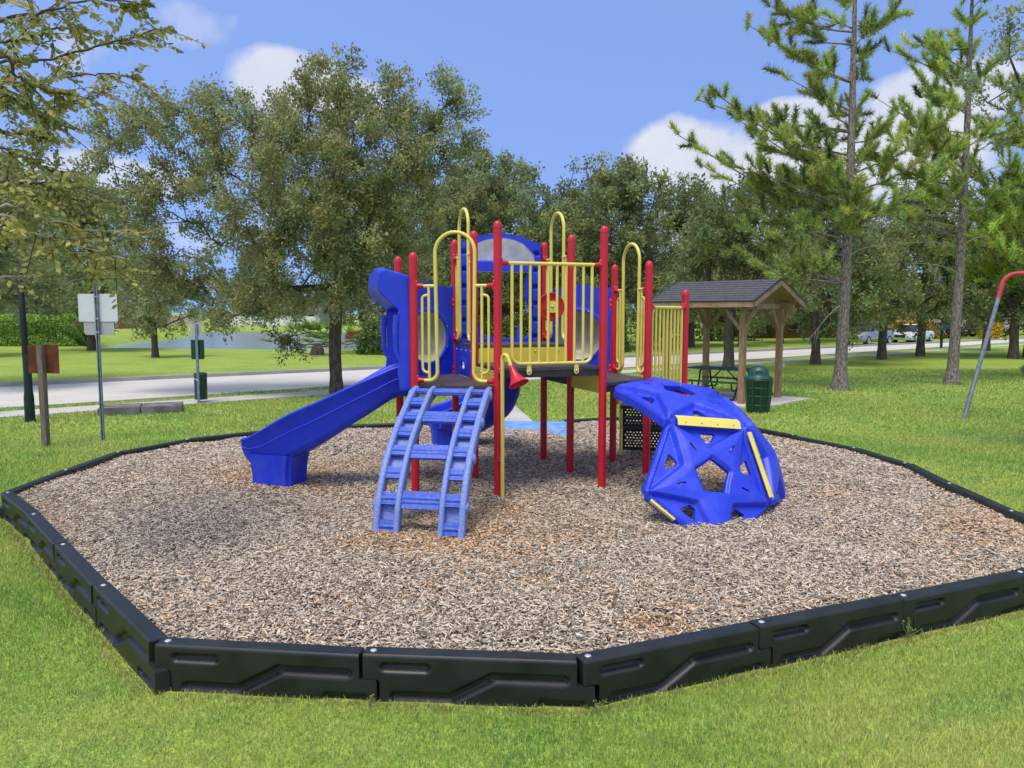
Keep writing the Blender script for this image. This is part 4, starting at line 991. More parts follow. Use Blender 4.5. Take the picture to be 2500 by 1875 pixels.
# main oak in front of the road; blobs from its real outline (x, depth, z above ground, radius)
def mb_(fx, fy, r, dy=0.0): return ((fx - 727) / 79.6, dy, 2.19 + (690 - fy) / 79.6, r / 79.6)
ob = [mb_(730, 180, 38), mb_(722, 235, 68, .3), mb_(735, 300, 100, -.5), mb_(860, 240, 62, .5), mb_(955, 245, 50, -.2), mb_(1000, 250, 30, .3), mb_(900, 330, 90, .6), mb_(985, 340, 45, -.4), mb_(830, 380, 110, -.9), mb_(850, 420, 90, 1.2),
      mb_(640, 330, 70, 0), mb_(600, 265, 42, .6), mb_(545, 265, 40, .2), mb_(500, 245, 34, -.4), mb_(450, 280, 62, .3), mb_(370, 300, 68, -.3), mb_(300, 300, 48, .5), mb_(280, 350, 48, -.6), mb_(530, 330, 70, -.6), mb_(600, 400, 85, 1.0), mb_(440, 355, 58, 1.0),
      mb_(700, 430, 110, -1.6), mb_(720, 470, 110, 1.5), mb_(600, 490, 75, -1.2), mb_(800, 520, 95, -1.5), mb_(880, 520, 75, .9), mb_(930, 460, 60, -.5), mb_(560, 560, 60, 1.0), mb_(660, 590, 80, -1.2), mb_(640, 650, 45, .6), mb_(760, 620, 65, -1.4), mb_(830, 620, 60, -1.0),
      mb_(420, 470, 45, .4), mb_(350, 470, 55, -.6), mb_(300, 520, 55, .3), mb_(380, 560, 50, -.9), mb_(300, 600, 45, -.2), mb_(560, 640, 48, -.8), mb_(430, 640, 45, .2), mb_(500, 670, 34, -.4), mb_(360, 640, 38, -.4), mb_(590, 690, 22, -.6), mb_(400, 400, 55, .2), mb_(330, 420, 50, .6), mb_(480, 420, 45, -.5), mb_(260, 440, 40, .2), mb_(250, 400, 34, -.3), mb_(450, 520, 40, 1.0), mb_(340, 600, 40, .8), mb_(420, 600, 45, -.5), mb_(470, 700, 28, .3), mb_(310, 680, 34, .0), mb_(640, 740, 20, -.4), mb_(865, 690, 32, -1.2), mb_(900, 640, 40, -.8), mb_(700, 540, 70, -1.4)]
make_tree('oak_tree', 3, [V3(0, 0, -.1), V3(-.01, 0, .5), V3(-.03, .02, 1.05), V3(-.02, .04, 1.6), V3(.02, .06, 2.1), V3(.03, .1, 2.9)], ob, 22, .165, 228, .095,
          'big spreading oak with a forked grey trunk standing behind the blue slide', loc=(-4.76, 20.8, GZ), tint0=(1.05, 1.0, 1.0), spray=.55, ysq=1.0, spread=.11)

# reusable background oaks
def round_blobs(rng, R_, z0, z1, n):
    out = []
    for i in range(n):
        f = rng.uniform(0, 1); z = z0 + (z1 - z0) * f; a = rng.uniform(0, 6.28); rr = R_ * math.sin(math.pi * min(.97, .22 + .72 * f)) * rng.uniform(.2, .85)
        out.append((rr * math.cos(a), rr * math.sin(a), z, R_ * rng.uniform(.26, .42)))
    out.append((0, 0, z0 + (z1 - z0) * .5, R_ * .55)); return out
VAR = []
for k_, (R_, z0, z1, n_) in enumerate(((3.5, 2.2, 7.6, 26), (4.0, 1.9, 8.4, 30), (2.8, 1.8, 6.6, 20), (3.4, 1.0, 8.8, 26))):
    rr_ = np.random.default_rng(40 + k_)
    t_ = make_tree('oak_tree', 60 + k_, [V3(0, 0, -.1), V3(.02, 0, .7), V3(-.02, .03, 1.5), V3(.03, 0, 2.2)], round_blobs(rr_, R_, z0, z1, n_), 4.2, .2, 100, .18, 'x', spray=.6, spread=.16, rmin=.018, tint0=(.92, .96, .92), K=5)
    VAR.append(t_)
def place_tree(v, x, y, sc, rot, label, group=None, z=GZ, zs=1.0, cat='tree'):
    c = copy_tree(VAR[v]); c.location = (x, y, z); c.scale = (sc, sc, sc * zs); c.rotation_euler = (0, 0, rot)
    for k in ('label', 'category', 'group'):
        if k in c: del c[k]
    tag(c, label, cat, group); return c
RV = 'oaks along our side of the road'
place_tree(0, 8.3, 29.5, .95, .3, 'oak with a slim trunk seen through the picnic shelter, in front of the road', RV)
place_tree(1, 13.1, 33.2, .92, 1.4, 'oak just left of the nearer bare pine trunk, beside the pavement', RV)
place_tree(0, 17.6, 36.6, .95, 2.2, 'oak standing in front of the parked silver pickup', RV)
place_tree(1, 20.9, 39.4, .95, 4.0, 'oak to the right of the white car, beside the pavement', RV)
place_tree(2, 27.8, 45.2, 1.0, 5.2, 'low branching oak seen just behind the leaning swing leg', RV)
place_tree(0, 24.3, 37.3, 1.0, .9, 'left one of the two oak trunks beyond the swing frame at the right edge', RV)
place_tree(1, 25.9, 38.6, 1.0, 3.3, 'right one of the two oak trunks cut by the right edge of the photo', RV)
place_tree(2, -17.8, 38.4, .75, 2.5, 'small thin trunk tree on the bright lawn left of the dog waste post')
place_tree(1, -24.9, 45.6, 1.05, 1.0, 'tree with a thick brown trunk below the bare metal road sign')
DK = 'dark oaks at the far left'
place_tree(1, -37.0, 60.0, 1.2, .2, 'dark oak rising behind the left end of the clipped hedge', DK); place_tree(3, -30.5, 56.0, 1.0, 2.0, 'dark oak rising behind the right end of the clipped hedge', DK)
place_tree(0, -15.9, 22.6, 1.05, 3.8, 'oak reaching in from the left edge behind the yellowing branches', DK)
place_tree(3, -28.0, 38.5, .9, 5.1, 'dark leafy oak behind the tall black pole at the left')
MIDG = 'dense oaks across the road behind the play structure'
mids = [(3, -7.5, 44, .95, .4, 'dense tree across the road just right of the palmetto bush'), (1, -3.0, 45, 1.05, 1.9, 'dense oak across the road behind the red posts on the left of the structure'), (0, 2.2, 43, 1.22, 3.0, 'tall dense oak across the road behind the middle of the structure'),
        (1, 6.6, 46, 1.18, 4.4, 'tall oak across the road rising right of the highest red posts'), (3, 4.2, 49, 1.15, .8, 'oak across the road between the two tallest middle crowns'), (1, 11.6, 50, 1.10, 5.6, 'oak across the road with a ragged crown left of the big pine'),
        (0, 15.5, 52, .98, 2.6, 'shorter oak across the road behind the shelter roof ridge'), (3, 10.0, 57, 1.0, 1.1, 'deep shaded oak behind the shelter posts')]
for a in mids: place_tree(*a, MIDG)
place_tree(1, -1.6, 48.5, 1.28, 3.9, 'tall oak across the road filling the gap right of the big spreading oak', MIDG)
RG = 'shaded oaks across the road on the right'
rs = [(0, 19.5, 56, 1.0, .5, 'shaded oak across the road right of the shelter gable'), (1, 23.5, 60, 1.0, 1.7, 'shaded oak across the road behind the nearer pine trunk'), (0, 27.5, 64, 1.0, 2.9, 'shaded oak across the road behind the parked pickup'),
      (2, 33.0, 70, 1.2, 4.1, 'oak beyond the cars between the two pines'), (1, 38.0, 68, 1.05, 5.3, 'oak beyond the cars behind the farther pine'), (0, 45.0, 76, 1.15, .1, 'distant oak behind the swing leg'), (1, 52.0, 80, 1.2, 1.3, 'distant oak at the right edge behind the swing bar'),
      (3, 16.0, 62, 1.0, 3.3, 'dark tree deep in the row behind the right shelter post'), (2, 21.5, 68, 1.2, 2.0, 'bushy dark tree low in the gap beneath the row on the right')]
for a in rs: place_tree(*a, RG)
FG = 'far trees beyond the lake'
for i in range(22):
    x = -112 + i * 5.4; y = 148 + 8 * math.sin(i * 1.9) - max(0, x + 40) * .35; place_tree((1, 0, 3, 1)[i % 4], x, y, 1.35 + .2 * math.sin(i * 2.7), i * 1.3, 'distant dark green tree in the tree line beyond the lake', FG)
place_tree(0, -98, 100, 1.6, .3, 'large dark tree beyond the lawn at the far left', DK); place_tree(1, -62, 86, 1.3, 2.3, 'dark tree on the lawn between the hedge and the lake', DK)
BG = 'tree line at the back on the right'
for i, (x, y, sc, v) in enumerate([(2, 80, 1.3, 0), (12, 84, 1.3, 3), (22, 88, 1.3, 1), (32, 92, 1.3, 0), (44, 98, 1.3, 3), (58, 100, 1.35, 1), (70, 104, 1.4, 0), (84, 104, 1.4, 3), (27, 78, 1.2, 3), (5, 64, 1.15, 1), (-6, 60, 1.15, 0), (-2, 70, 1.2, 3)]):
    place_tree(v, x, y, sc, i * 1.7 + .4, 'dark tree in the tree line at the back behind the nearer oaks', BG)
for t_ in VAR:
    for c in list(t_.children): bpy.data.objects.remove(c)
    bpy.data.objects.remove(t_)

# ---- pines
def make_pine(seed, loc, H_, r0, tips, bare, label, group='pines on the lawn', dense=1.0, tint0=(1, 1, 1), nd=165, lean=0.0, low=3.0):
    rng = np.random.default_rng(seed); root = thing('pine_tree', loc, label, 'pine', group)
    trunk = [V3(math.sin(z * .35) * .05 + lean * z, math.cos(z * .3) * .04, z) for z in np.arange(0, H_ + .01, .5)]
    rad = [max(.02, r0 * (1 - z / (H_ * 1.06)) ** .8 * (1 + .55 * math.exp(-z / .25))) for z in np.arange(0, H_ + .01, .5)]
    mb = MB(); fine = catmull(trunk, 3); fr = np.interp(np.linspace(0, 1, len(fine)), np.linspace(0, 1, len(rad)), rad); mb.tube(fine, [float(v) for v in fr], PBARK, 16, caps=False)
    tz = lambda z: V3(math.sin(z * .35) * .05 + lean * z, math.cos(z * .3) * .04, z)
    ends = []
    for (dx, z) in tips:
        dy = rng.uniform(-1, 1) * (1.0 + .45 * abs(dx)); d = math.hypot(dx, dy); z0 = max(low, z - .15 - d * rng.uniform(.25, .6)); z0 = min(z0, H_ - .4)
        a = tz(z0); b = V3(dx, dy, z); mid = a + (b - a) * .5 + V3(0, 0, -.06 * d) + rng.normal(0, .08, 3); P = catmull([a, a + (mid - a) * .5 + rng.normal(0, .03, 3), mid, b], 5)
        rb = .013 + .009 * d; mb.tube(P, [rb * (1 - .75 * i / (len(P) - 1)) for i in range(len(P))], PBARK if d > 1 else PALEB, 6, caps=False)
        k = int((5.5 + 3.4 * d) * dense)
        for q in range(k):
            f = rng.uniform(.42, 1.0) if q else 1.0; p = P[int(f * (len(P) - 1))]; dr = unit(b - a) * .7 + rng.normal(0, .55, 3) + V3(0, 0, .6); dr = unit(dr); ln = rng.uniform(.25, .75) * (1.15 - .4 * f)
            e_ = p + dr * ln; mb.tube([p, p + dr * ln * .5 + rng.normal(0, .02, 3), e_], [.008, .006, .003], PBARK, 4, caps=False); ends.append((e_, dr, ln))
    for (dx, z, sag) in bare:
        a = tz(z - .1 * abs(dx)); b = V3(dx, rng.uniform(-.5, .5), z - sag); P = catmull([a, a + (b - a) * .4 + V3(0, 0, .12), b], 6)
        mb.tube(P, [.022 * (1 - .7 * i / (len(P) - 1)) for i in range(len(P))], PALEB, 5, caps=False)
        for q in range(5):
            p = P[int(rng.uniform(.3, .95) * (len(P) - 1))]; e_ = p + rng.normal(0, .28, 3) + V3(.12 * np.sign(dx), 0, -.1); mb.tube([p, (p + e_) / 2 + rng.normal(0, .04, 3), e_], [.009, .006, .003], PALEB, 4, caps=False)
    mb.build('trunk', root, recalc=False)
    E_ = np.array([e for e, d, l in ends]); D_ = np.array([d for e, d, l in ends]); n = len(E_); m = nd
    t = rng.uniform(-.40, .05, (n, m)); base = E_[:, None, :] + D_[:, None, :] * t[..., None]
    dr = D_[:, None, :] * rng.uniform(.35, 1.1, (n, m))[..., None] + rng.normal(0, .55, (n, m, 3)); dr /= np.linalg.norm(dr, axis=2)[..., None]; dr[..., 2] += .12
    ln = rng.uniform(.12, .25, (n, m))[..., None]; tip = base + dr * ln; s_ = np.cross(dr, rng.normal(0, 1, (n, m, 3))); s_ /= np.linalg.norm(s_, axis=2)[..., None]; s_ *= .0118
    V = np.stack([base - s_, base + s_, tip], 2).reshape(-1, 3); N_ = n * m
    c = np.clip((1 + rng.normal(0, .28, (n, 1))) * (1 + rng.normal(0, .2, (n, m))), .3, 2).reshape(-1); hue = np.broadcast_to(rng.normal(.03, .055, (n, 1)), (n, m)).reshape(-1)
    col = np.stack([c * (1 + hue * 1.4), c, c * (1 - hue)], -1) * np.array(tint0)
    fast_mesh('crown', V, (np.arange(N_) * 3)[:, None] + np.array([0, 1, 2]), PLEAF, tint=np.repeat(col, 3, 0), parent=root); return root
PTA = [(-4.4, 7.5), (-4.1, 8.2), (-3.8, 8.7), (-3.6, 6.8), (-3.0, 6.4), (-3.3, 5.5), (-2.7, 4.9), (-2.5, 4.1), (-3.3, 3.9), (-2.5, 9.5), (-2.8, 10.3), (-2.0, 8.8), (-1.8, 7.8), (-1.5, 7.1), (-2.3, 7.3), (-1.2, 6.2), (-.7, 5.8), (-1.2, 9.8), (-1.3, 8.2), (-.4, 5.2), (-.6, 6.8),
       (-1.1, 10.8), (0, 10.9), (.8, 10.2), (1.1, 10.3), (.5, 9.4), (.8, 8.4), (1.4, 7.6), (1.3, 6.9), (.8, 6.7), (.6, 5.5), (1.3, 5.3), (1.7, 5.8), (.4, 7.4), (.1, 8.8), (-1.7, 5.2), (-2.1, 5.9), (-.2, 5.0), (.1, 4.9), (-.1, 5.6), (-2.5, 7.9), (-1.9, 6.6), (-.9, 7.5), (2.2, 6.6), (1.9, 7.2), (-1.6, 10.2), (-2.2, 10.8), (.6, 11.4), (-.5, 12.0), (.1, 12.8)]
PTB = [(-1.5, 10.0), (-2.2, 10.2), (-1.2, 10.7), (-2.4, 8.7), (-1.8, 9.1), (-1.3, 8.9), (-.7, 9.5), (0, 10.9), (.4, 10.4), (.8, 9.2), (-1.0, 8.1), (-1.5, 7.2), (-2.2, 7.9), (-1.2, 7.7), (.2, 11.6), (-.6, 12.0), (-2.6, 6.8), (-1.3, 6.5), (.7, 7.6), (1.1, 8.0), (-1.9, 7.6), (-2.5, 7.3), (-2.0, 8.3), (.3, 9.6), (-.3, 10.2), (-.9, 8.6), (1.0, 9.9), (-1.7, 6.4), (-.4, 8.9), (-3.2, 6.6), (0, 12.6)]
make_pine(21, (9.44, 22.05, GZ), 13.2, .175, PTA, [(-1.3, 3.35, .9), (-1.1, 2.6, 1.2), (-.9, 3.2, .3), (-1.6, 3.95, .1), (1.2, 3.9, -.2), (1.6, 5.0, .5)], 'tall pine with a clear grey trunk nearest the picnic shelter, full crown leaning left', dense=1.05)
make_pine(22, (13.67, 23.8, GZ), 13.6, .165, PTB, [(-2.6, 5.3, .2), (-2.1, 5.0, .1), (-2.0, 4.4, .1), (1.8, 5.2, -.5), (1.5, 4.4, -.2), (-2.2, 6.0, .0), (2.0, 7.0, -.8), (-1.9, 3.6, -.1), (1.6, 6.2, -.6), (-2.4, 6.4, .4)], 'tall pine with sparse bare lower limbs between the nearer pine and the swing frame', dense=1.0)
rngp = np.random.default_rng(9); PTC = []
for i in range(90):
    z = rngp.uniform(3.4, 10.5); w = 4.3 * (1 - max(0, z - 6.5) / 6.5) * (.8 + .2 * min(1, (z - 3.2) / 1.5)); PTC.append((rngp.uniform(-1, 1) * w, z))
make_pine(23, (17.6, 25.6, GZ), 11.0, .17, PTC, [], 'dense yellow green pine filling the right edge behind the bare pine', dense=1.5, tint0=(.95, 1.0, .75), nd=100)

# oak limb hanging in at the upper right edge, and the glossy shrub beneath it
make_tree('oak_tree', 31, [V3(0, 0, -.1), V3(0, 0, 1.2), V3(-.1, .1, 2.5), V3(-.3, 0, 3.8)], [(-1.2, 0, 5.9, .9), (-1.7, .3, 5.2, .65), (-1.0, .2, 4.8, .6), (-2.1, -.3, 6.2, .6), (0, .2, 6.3, 1.2), (.8, 0, 5.4, 1.1), (-2.55, .0, 5.5, .35), (-1.5, -.2, 6.9, .5), (-.3, 0, 7.2, .9)], 30, .16, 150, .075,
          'grey green oak whose leaves hang in at the upper right corner', loc=(9.7, 11.6, GZ), spray=.34, spread=.05, aspect=.42, tint0=(1.25, 1.25, 1.5), rmin=.007)
make_tree('magnolia_shrub', 33, [V3(0, 0, -.05), V3(0, 0, .25)], [(-.35, 0, 1.35, .22), (-.42, 0, .85, .2), (0, 0, 1.4, .5), (.1, 0, .9, .5), (.3, .2, 1.7, .4)], 60, .035, 24, .15,
          'glossy dark leaved shrub poking in at the right edge beyond the swing leg', 'shrub', loc=(8.75, 12.2, GZ), leafm=HLEAF, spray=.12, spread=.03, aspect=.42, tint0=(.8, .8, 1.1), rmin=.006, K=4)

# ---- yellowing tree whose branches hang in from the left
def make_foreground_tree():
    rng = np.random.default_rng(77); loc = V3(-6.7, 6.6, GZ); root = thing('elm_tree', tuple(loc), 'tree with yellowing oval leaves hanging in at the upper left corner', 'tree')
    D0 = 6.6
    def w(fx, fy, dep): sx = fx * 1.1302; sy = fy * 1.1302; u = (sx - 1250) / 1880; v = (sy - 937.5) / 1880; c, s = math.cos(.0915), math.sin(.0915); return V3(u, c - v * s, -(v * c + s)) * (dep / (c - v * s)) + V3(0, 0, CAM_H) - loc
    mb = MB(); trunkp = [V3(0, 0, -.1), V3(.02, 0, 1.0), V3(.05, .05, 2.2), V3(.1, .1, 3.2), V3(.2, .15, 4.2), V3(.4, .2, 5.4)]
    mb.tube(catmull(trunkp, 5), list(np.linspace(.15, .05, len(catmull(trunkp, 5)))), BARK, 12, caps=False)
    twigs = []
    limbs = [((-60, 150), (90, 130), (250, 90), (365, 60), 6.0), ((-60, 190), (60, 180), (180, 160), (300, 165), 6.4), ((-60, 60), (90, 30), (200, 5), (330, 10), 5.6), ((-60, 240), (60, 235), (150, 225), (250, 185), 6.8), ((-60, 100), (40, 90), (120, 60), (180, 60), 6.0),
             ((-60, 455), (60, 465), (170, 490), (315, 505), 5.6), ((-60, 470), (50, 500), (150, 525), (265, 565), 5.2), ((-60, 610), (60, 600), (160, 608), (262, 565), 5.4), ((-60, 420), (40, 415), (120, 420), (200, 440), 5.8), ((-60, 330), (40, 340), (110, 370), (170, 400), 6.2), ((-80, 10), (0, -20), (120, -40), (260, -60), 5.6),
             ((-60, 290), (20, 290), (70, 285), (120, 300), 6.6), ((-60, 130), (30, 160), (80, 190), (150, 200), 5.4), ((-60, 200), (20, 210), (90, 250), (130, 262), 6.0), ((-60, 395), (20, 400), (80, 395), (150, 400), 5.2)]
    for li, (p0, p1, p2, p3, dep) in enumerate(limbs):
        P = [w(*p, dep + q * .12) for q, p in enumerate((p0, p1, p2, p3))]; zt_ = min(5.0, max(1.5, P[0][2] - .3)); a = V3(.1, .08, zt_)
        path = catmull([a] + P, 7); k = len(path); mb.tube([p + rng.normal(0, .012, 3) for p in path], [.011 * (1 - .8 * i / (k - 1)) + .003 for i in range(k)], PALEB if li in (5, 6, 7) else BARK, 6, caps=False)
        sparse = li in (7,)
        for q in range(6 if sparse else 20):
            f = rng.uniform(.30, 1.0); i = int(f * (k - 1)); p = path[i]; T = unit(path[min(i + 1, k - 1)] - path[i - 1]); dr = unit(T * .6 + rng.normal(0, .55, 3) + V3(0, 0, -.05)); ln = rng.uniform(.15, .42)
            e_ = p + dr * ln + V3(0, 0, -.04); mb.tube([p, (p + e_) / 2 + V3(0, 0, .015), e_], [.004, .003, .0018], BARK, 4, caps=False); twigs.append((p, e_, li))
        twigs.append((path[-4], path[-1], li)); twigs.append((path[-6], path[-1], li))
    mb.build('trunk', root, recalc=False)
    Cc = []; Aa = []; col = []; LL = []
    for p, e_, li in twigs:
        n = 16; d = unit(e_ - p); sd_ = unit(np.cross(d, V3(0, 0, 1)))
        yel = np.clip(rng.normal(.55 if 5 <= li <= 8 else .3, .22), 0, 1)
        for q in range(n):
            f = (q + .6) / n; s_ = 1 if q % 2 else -1; ax = unit(d * .5 + sd_ * s_ * .8 + rng.normal(0, .22, 3) + V3(0, 0, -.2)); L_ = rng.uniform(.038, .062)
            Cc.append(p + (e_ - p) * f + ax * L_ * .6); Aa.append(ax); LL.append(L_ * .5)
            g_ = V3(.56, .60, .50); y_ = V3(1.05, .95, .65); c = (g_ + (y_ - g_) * yel) * rng.uniform(.6, 1.25)
            if rng.random() < .03: c = V3(1.2, .75, .4)
            col.append(c)
    Cc = np.array(Cc); Aa = np.array(Aa); n = len(Cc); LL = np.array(LL)
    Nn = rng.normal(0, .85, (n, 3)); Nn[:, 2] += .7; Nn[:, 1] -= .5; B = np.cross(Nn, Aa); B /= np.linalg.norm(B, axis=1)[:, None]; L2 = LL[:, None]; W2 = L2 * .60
    V = np.stack([Cc - Aa * L2, Cc - Aa * L2 * .35 + B * W2, Cc + Aa * L2 * .35 + B * W2 * .85, Cc + Aa * L2 * 1.1, Cc + Aa * L2 * .35 - B * W2 * .85, Cc - Aa * L2 * .35 - B * W2], 1).reshape(-1, 3)
    fast_mesh('crown', V, (np.arange(n) * 6)[:, None] + np.arange(6), ELEAF, tint=np.repeat(np.array(col), 6, 0), parent=root)
make_foreground_tree()

# ---- hedge, palmetto, shrubs
def leaf_box(name, seed, c, h, n, L, label, cat, m=HLEAF, rz=0, tint0=(1, 1, 1), rough_=.12, group=None, core=True, rnd=.5):
    rng = np.random.default_rng(seed); root = thing(name, (c[0], c[1], GZ), label, cat, group); c = V3(*c); ca, sa = math.cos(rz), math.sin(rz)
    d = rng.normal(0, 1, (n, 3)); p_ = 12.0 if rnd < .6 else 2.4; d /= (np.abs(d) ** p_).sum(1)[:, None] ** (1 / p_); d[:, 2] = np.abs(d[:, 2]) * 2 - 1
    bump_ = 1 + .05 * np.sin(d[:, 0] * 9 + 1) + .05 * np.sin(d[:, 1] * 7 + d[:, 2] * 6) + rng.normal(0, rough_ * .35, n)
    P = d * np.array(h) * bump_[:, None]; P = np.stack([P[:, 0] * ca - P[:, 1] * sa, P[:, 0] * sa + P[:, 1] * ca, P[:, 2] + h[2]], -1)
    A = rng.normal(0, 1, (n, 3)); A /= np.linalg.norm(A, axis=1)[:, None]; ll = L * rng.uniform(.6, 1.3, n) * .5
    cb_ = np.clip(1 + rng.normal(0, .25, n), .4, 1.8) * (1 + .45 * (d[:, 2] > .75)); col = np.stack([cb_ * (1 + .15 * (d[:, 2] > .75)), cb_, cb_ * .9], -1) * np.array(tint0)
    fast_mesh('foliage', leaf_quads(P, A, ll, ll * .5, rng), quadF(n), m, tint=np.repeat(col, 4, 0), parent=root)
    mb = MB(); rr = np.random.default_rng(seed + 1)
    for i in range(14):
        q = V3(rr.uniform(-.8, .8) * h[0] * .9, rr.uniform(-.8, .8) * h[1] * .8, 0); q = V3(q[0] * ca - q[1] * sa, q[0] * sa + q[1] * ca, 0); mb.cut(); mb.tube([q, q + V3(rr.normal(0, .1), rr.normal(0, .1), h[2] * 1.0), q + V3(rr.normal(0, .2), rr.normal(0, .2), h[2] * 1.7)], [.04, .03, .015], BARK, 5)
    mb.build('stem', root, recalc=False); return root
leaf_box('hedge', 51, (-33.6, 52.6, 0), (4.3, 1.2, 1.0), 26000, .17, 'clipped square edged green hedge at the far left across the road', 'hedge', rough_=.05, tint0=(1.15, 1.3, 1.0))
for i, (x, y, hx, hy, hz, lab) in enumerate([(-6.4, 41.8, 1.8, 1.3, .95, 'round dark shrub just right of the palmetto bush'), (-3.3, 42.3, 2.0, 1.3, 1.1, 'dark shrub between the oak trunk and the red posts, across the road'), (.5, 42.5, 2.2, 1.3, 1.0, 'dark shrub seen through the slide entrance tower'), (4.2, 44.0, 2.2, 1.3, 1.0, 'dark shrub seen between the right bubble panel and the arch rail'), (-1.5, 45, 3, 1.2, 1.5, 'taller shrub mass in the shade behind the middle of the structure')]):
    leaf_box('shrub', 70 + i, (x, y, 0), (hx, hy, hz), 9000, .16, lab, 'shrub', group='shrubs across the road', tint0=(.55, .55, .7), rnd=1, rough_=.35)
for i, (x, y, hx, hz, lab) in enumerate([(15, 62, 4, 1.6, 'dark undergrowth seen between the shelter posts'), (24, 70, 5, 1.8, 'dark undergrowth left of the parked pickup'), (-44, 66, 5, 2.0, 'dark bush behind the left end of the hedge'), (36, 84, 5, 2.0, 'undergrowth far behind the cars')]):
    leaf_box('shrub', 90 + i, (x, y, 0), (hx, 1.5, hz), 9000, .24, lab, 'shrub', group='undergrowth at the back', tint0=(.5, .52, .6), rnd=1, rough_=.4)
def palmetto(x, y, label, seed, s=1.0):
    rng = np.random.default_rng(seed); root = thing('palmetto_bush', (x, y, GZ), label, 'palmetto'); V = []; C = []
    for i in range(60):
        a = rng.uniform(0, 6.28); el = rng.uniform(.2, 1.3); d = V3(math.cos(a) * math.cos(el), math.sin(a) * math.cos(el), math.sin(el)); b = V3(rng.normal(0, .5), rng.normal(0, .3), .1) * s; e_ = b + d * rng.uniform(.7, 1.3) * s
        for q in range(14):
            f = (q / 13 - .5) * 2.2; s1 = unit(np.cross(d, V3(0, 0, 1))); dd = unit(d * math.cos(f) + s1 * math.sin(f)); w = unit(np.cross(dd, rng.normal(0, 1, 3))) * .025 * s; t = e_ + dd * .55 * s - V3(0, 0, .08)
            V += [e_ - w, e_ + w, t]; k = rng.uniform(.6, 1.4) * V3(1.1, 1.1, .9) if el > .4 else rng.uniform(.6, 1.2) * V3(1.5, .8, 1.6); C += [k] * 3
    n = len(V) // 3; fast_mesh('fronds', np.array(V), (np.arange(n) * 3)[:, None] + np.array([0, 1, 2]), HLEAF, tint=np.array(C), parent=root)
    mb = MB(); mb.tube([V3(0, 0, -.1), V3(.05, 0, .3), V3(0, 0, .6)], [.3 * s, .25 * s, .12 * s], BARK, 8); mb.build('trunk', root, recalc=False)
palmetto(-10.3, 40.6, 'spiky palmetto bush left of the oak trunk near the lake shore', 8, 1.35)

# ------------------------------------------------------------------ picnic shelter
sx = V3(.72, -.69, 0); sy = V3(.69, .72, 0); sx = unit(sx); sy = unit(V3(-sx[1], sx[0], 0)); sz = V3(0, 0, 1)
q1 = V3(5.52, 18.43, 0)                                  # near right post
def sh(a, b, z): return q1 - sx * a + sy * b + V3(0, 0, z)   # a: along the ridge to the left, b: across, away
SL, SW_ = 2.10, 1.98
mb = MB(); mb.prism([tuple(sh(-.72, -.55, 0)[:2]), tuple(sh(-.72, SW_ + .38, 0)[:2]), tuple(sh(SL + .7, SW_ + .38, 0)[:2]), tuple(sh(SL + .7, -.55, 0)[:2])], (0, 0, GZ - .05), (1, 0, 0), (0, 1, 0), .075, CONC)
slab = mb.build('concrete_slab'); tag(slab, None, None, kind='structure')
SHT = thing('picnic_shelter', tuple(sh(SL / 2, SW_ / 2, GZ + .025)), 'small open timber picnic shelter with a grey shingled gable roof', 'shelter')
G0 = GZ + .025; zb = 2.08
for a in (0, SL):
    for b in (0, SW_):
        mb = MB(); mb.box(sh(a, b, (G0 + zb) / 2), (.07, .07, (zb - G0) / 2), WOOD, ax=(sx, sy, sz)); po = mb.build('post', SHT, bevel=.006)
        for (da, db) in (((1 if a == 0 else -1), 0), (0, (1 if b == 0 else -1)), ((-1 if a == 0 else 1), 0)):
            if da and ((a == 0 and da < 0) or (a and da > 0)): e0, e1, l_ = .06, .33, 1
            else: e0, e1, l_ = .07, .48, 1
            p0 = sh(a + da * e0, b + db * e0, zb - e1 - .02); p1 = sh(a + da * e1, b + db * e1, zb - .03); up_ = sy if da else sx
            m2 = MB(); m2.beam(p0, p1, .045, .09, WOODH, up=np.cross(up_, unit(p1 - p0))); m2.build('brace', po)
for b in (0, SW_):
    mb = MB(); mb.beam(sh(-.36, b, zb + .07), sh(SL + .26, b, zb + .07), .09, .14, WOODH); mb.build('beam', SHT)
for a in (-.0, SL):
    mb = MB(); mb.beam(sh(a, -.33, zb + .05), sh(a, SW_ + .33, zb + .05), .05, .13, WOODH); mb.build('tie_beam', SHT)
rise = .54; ov = .38; half = SW_ / 2 + ov; ze = zb + .14; zr = ze + rise; a0, a1 = -.44, SL + .32
mb = MB(); rb = MB()
for sg in (-1, 1):
    c = SW_ / 2; e_ = sh(a0, c + sg * half, ze); e2 = sh(a1, c + sg * half, ze); r1 = sh(a0, c, zr); r2 = sh(a1, c, zr); nrm = unit(np.cross(e2 - e_, r1 - e_)); nrm = nrm if nrm[2] > 0 else -nrm
    for i in range(9):     # shingle courses, each lapping the one below
        f0, f1 = i / 9, (i + 1) / 9 + .02; p = [e_ + (r1 - e_) * f0 + nrm * .034, e2 + (r2 - e2) * f0 + nrm * .034, e2 + (r2 - e2) * min(1, f1) + nrm * .022, e_ + (r1 - e_) * min(1, f1) + nrm * .022]
        mb.add(p + [q - nrm * .012 for q in p], [(0, 1, 2, 3), (4, 7, 6, 5), (0, 4, 5, 1), (1, 5, 6, 2), (3, 2, 6, 7), (0, 3, 7, 4)], SHING)
    rb.add([e_, e2, r2, r1] + [q + nrm * .016 for q in (e_, e2, r2, r1)], [(0, 1, 2, 3), (4, 7, 6, 5), (0, 4, 5, 1), (1, 5, 6, 2), (2, 6, 7, 3), (3, 7, 4, 0)], WOODH)
roof = mb.build('roof', SHT); rb.build('roof_boards', roof)
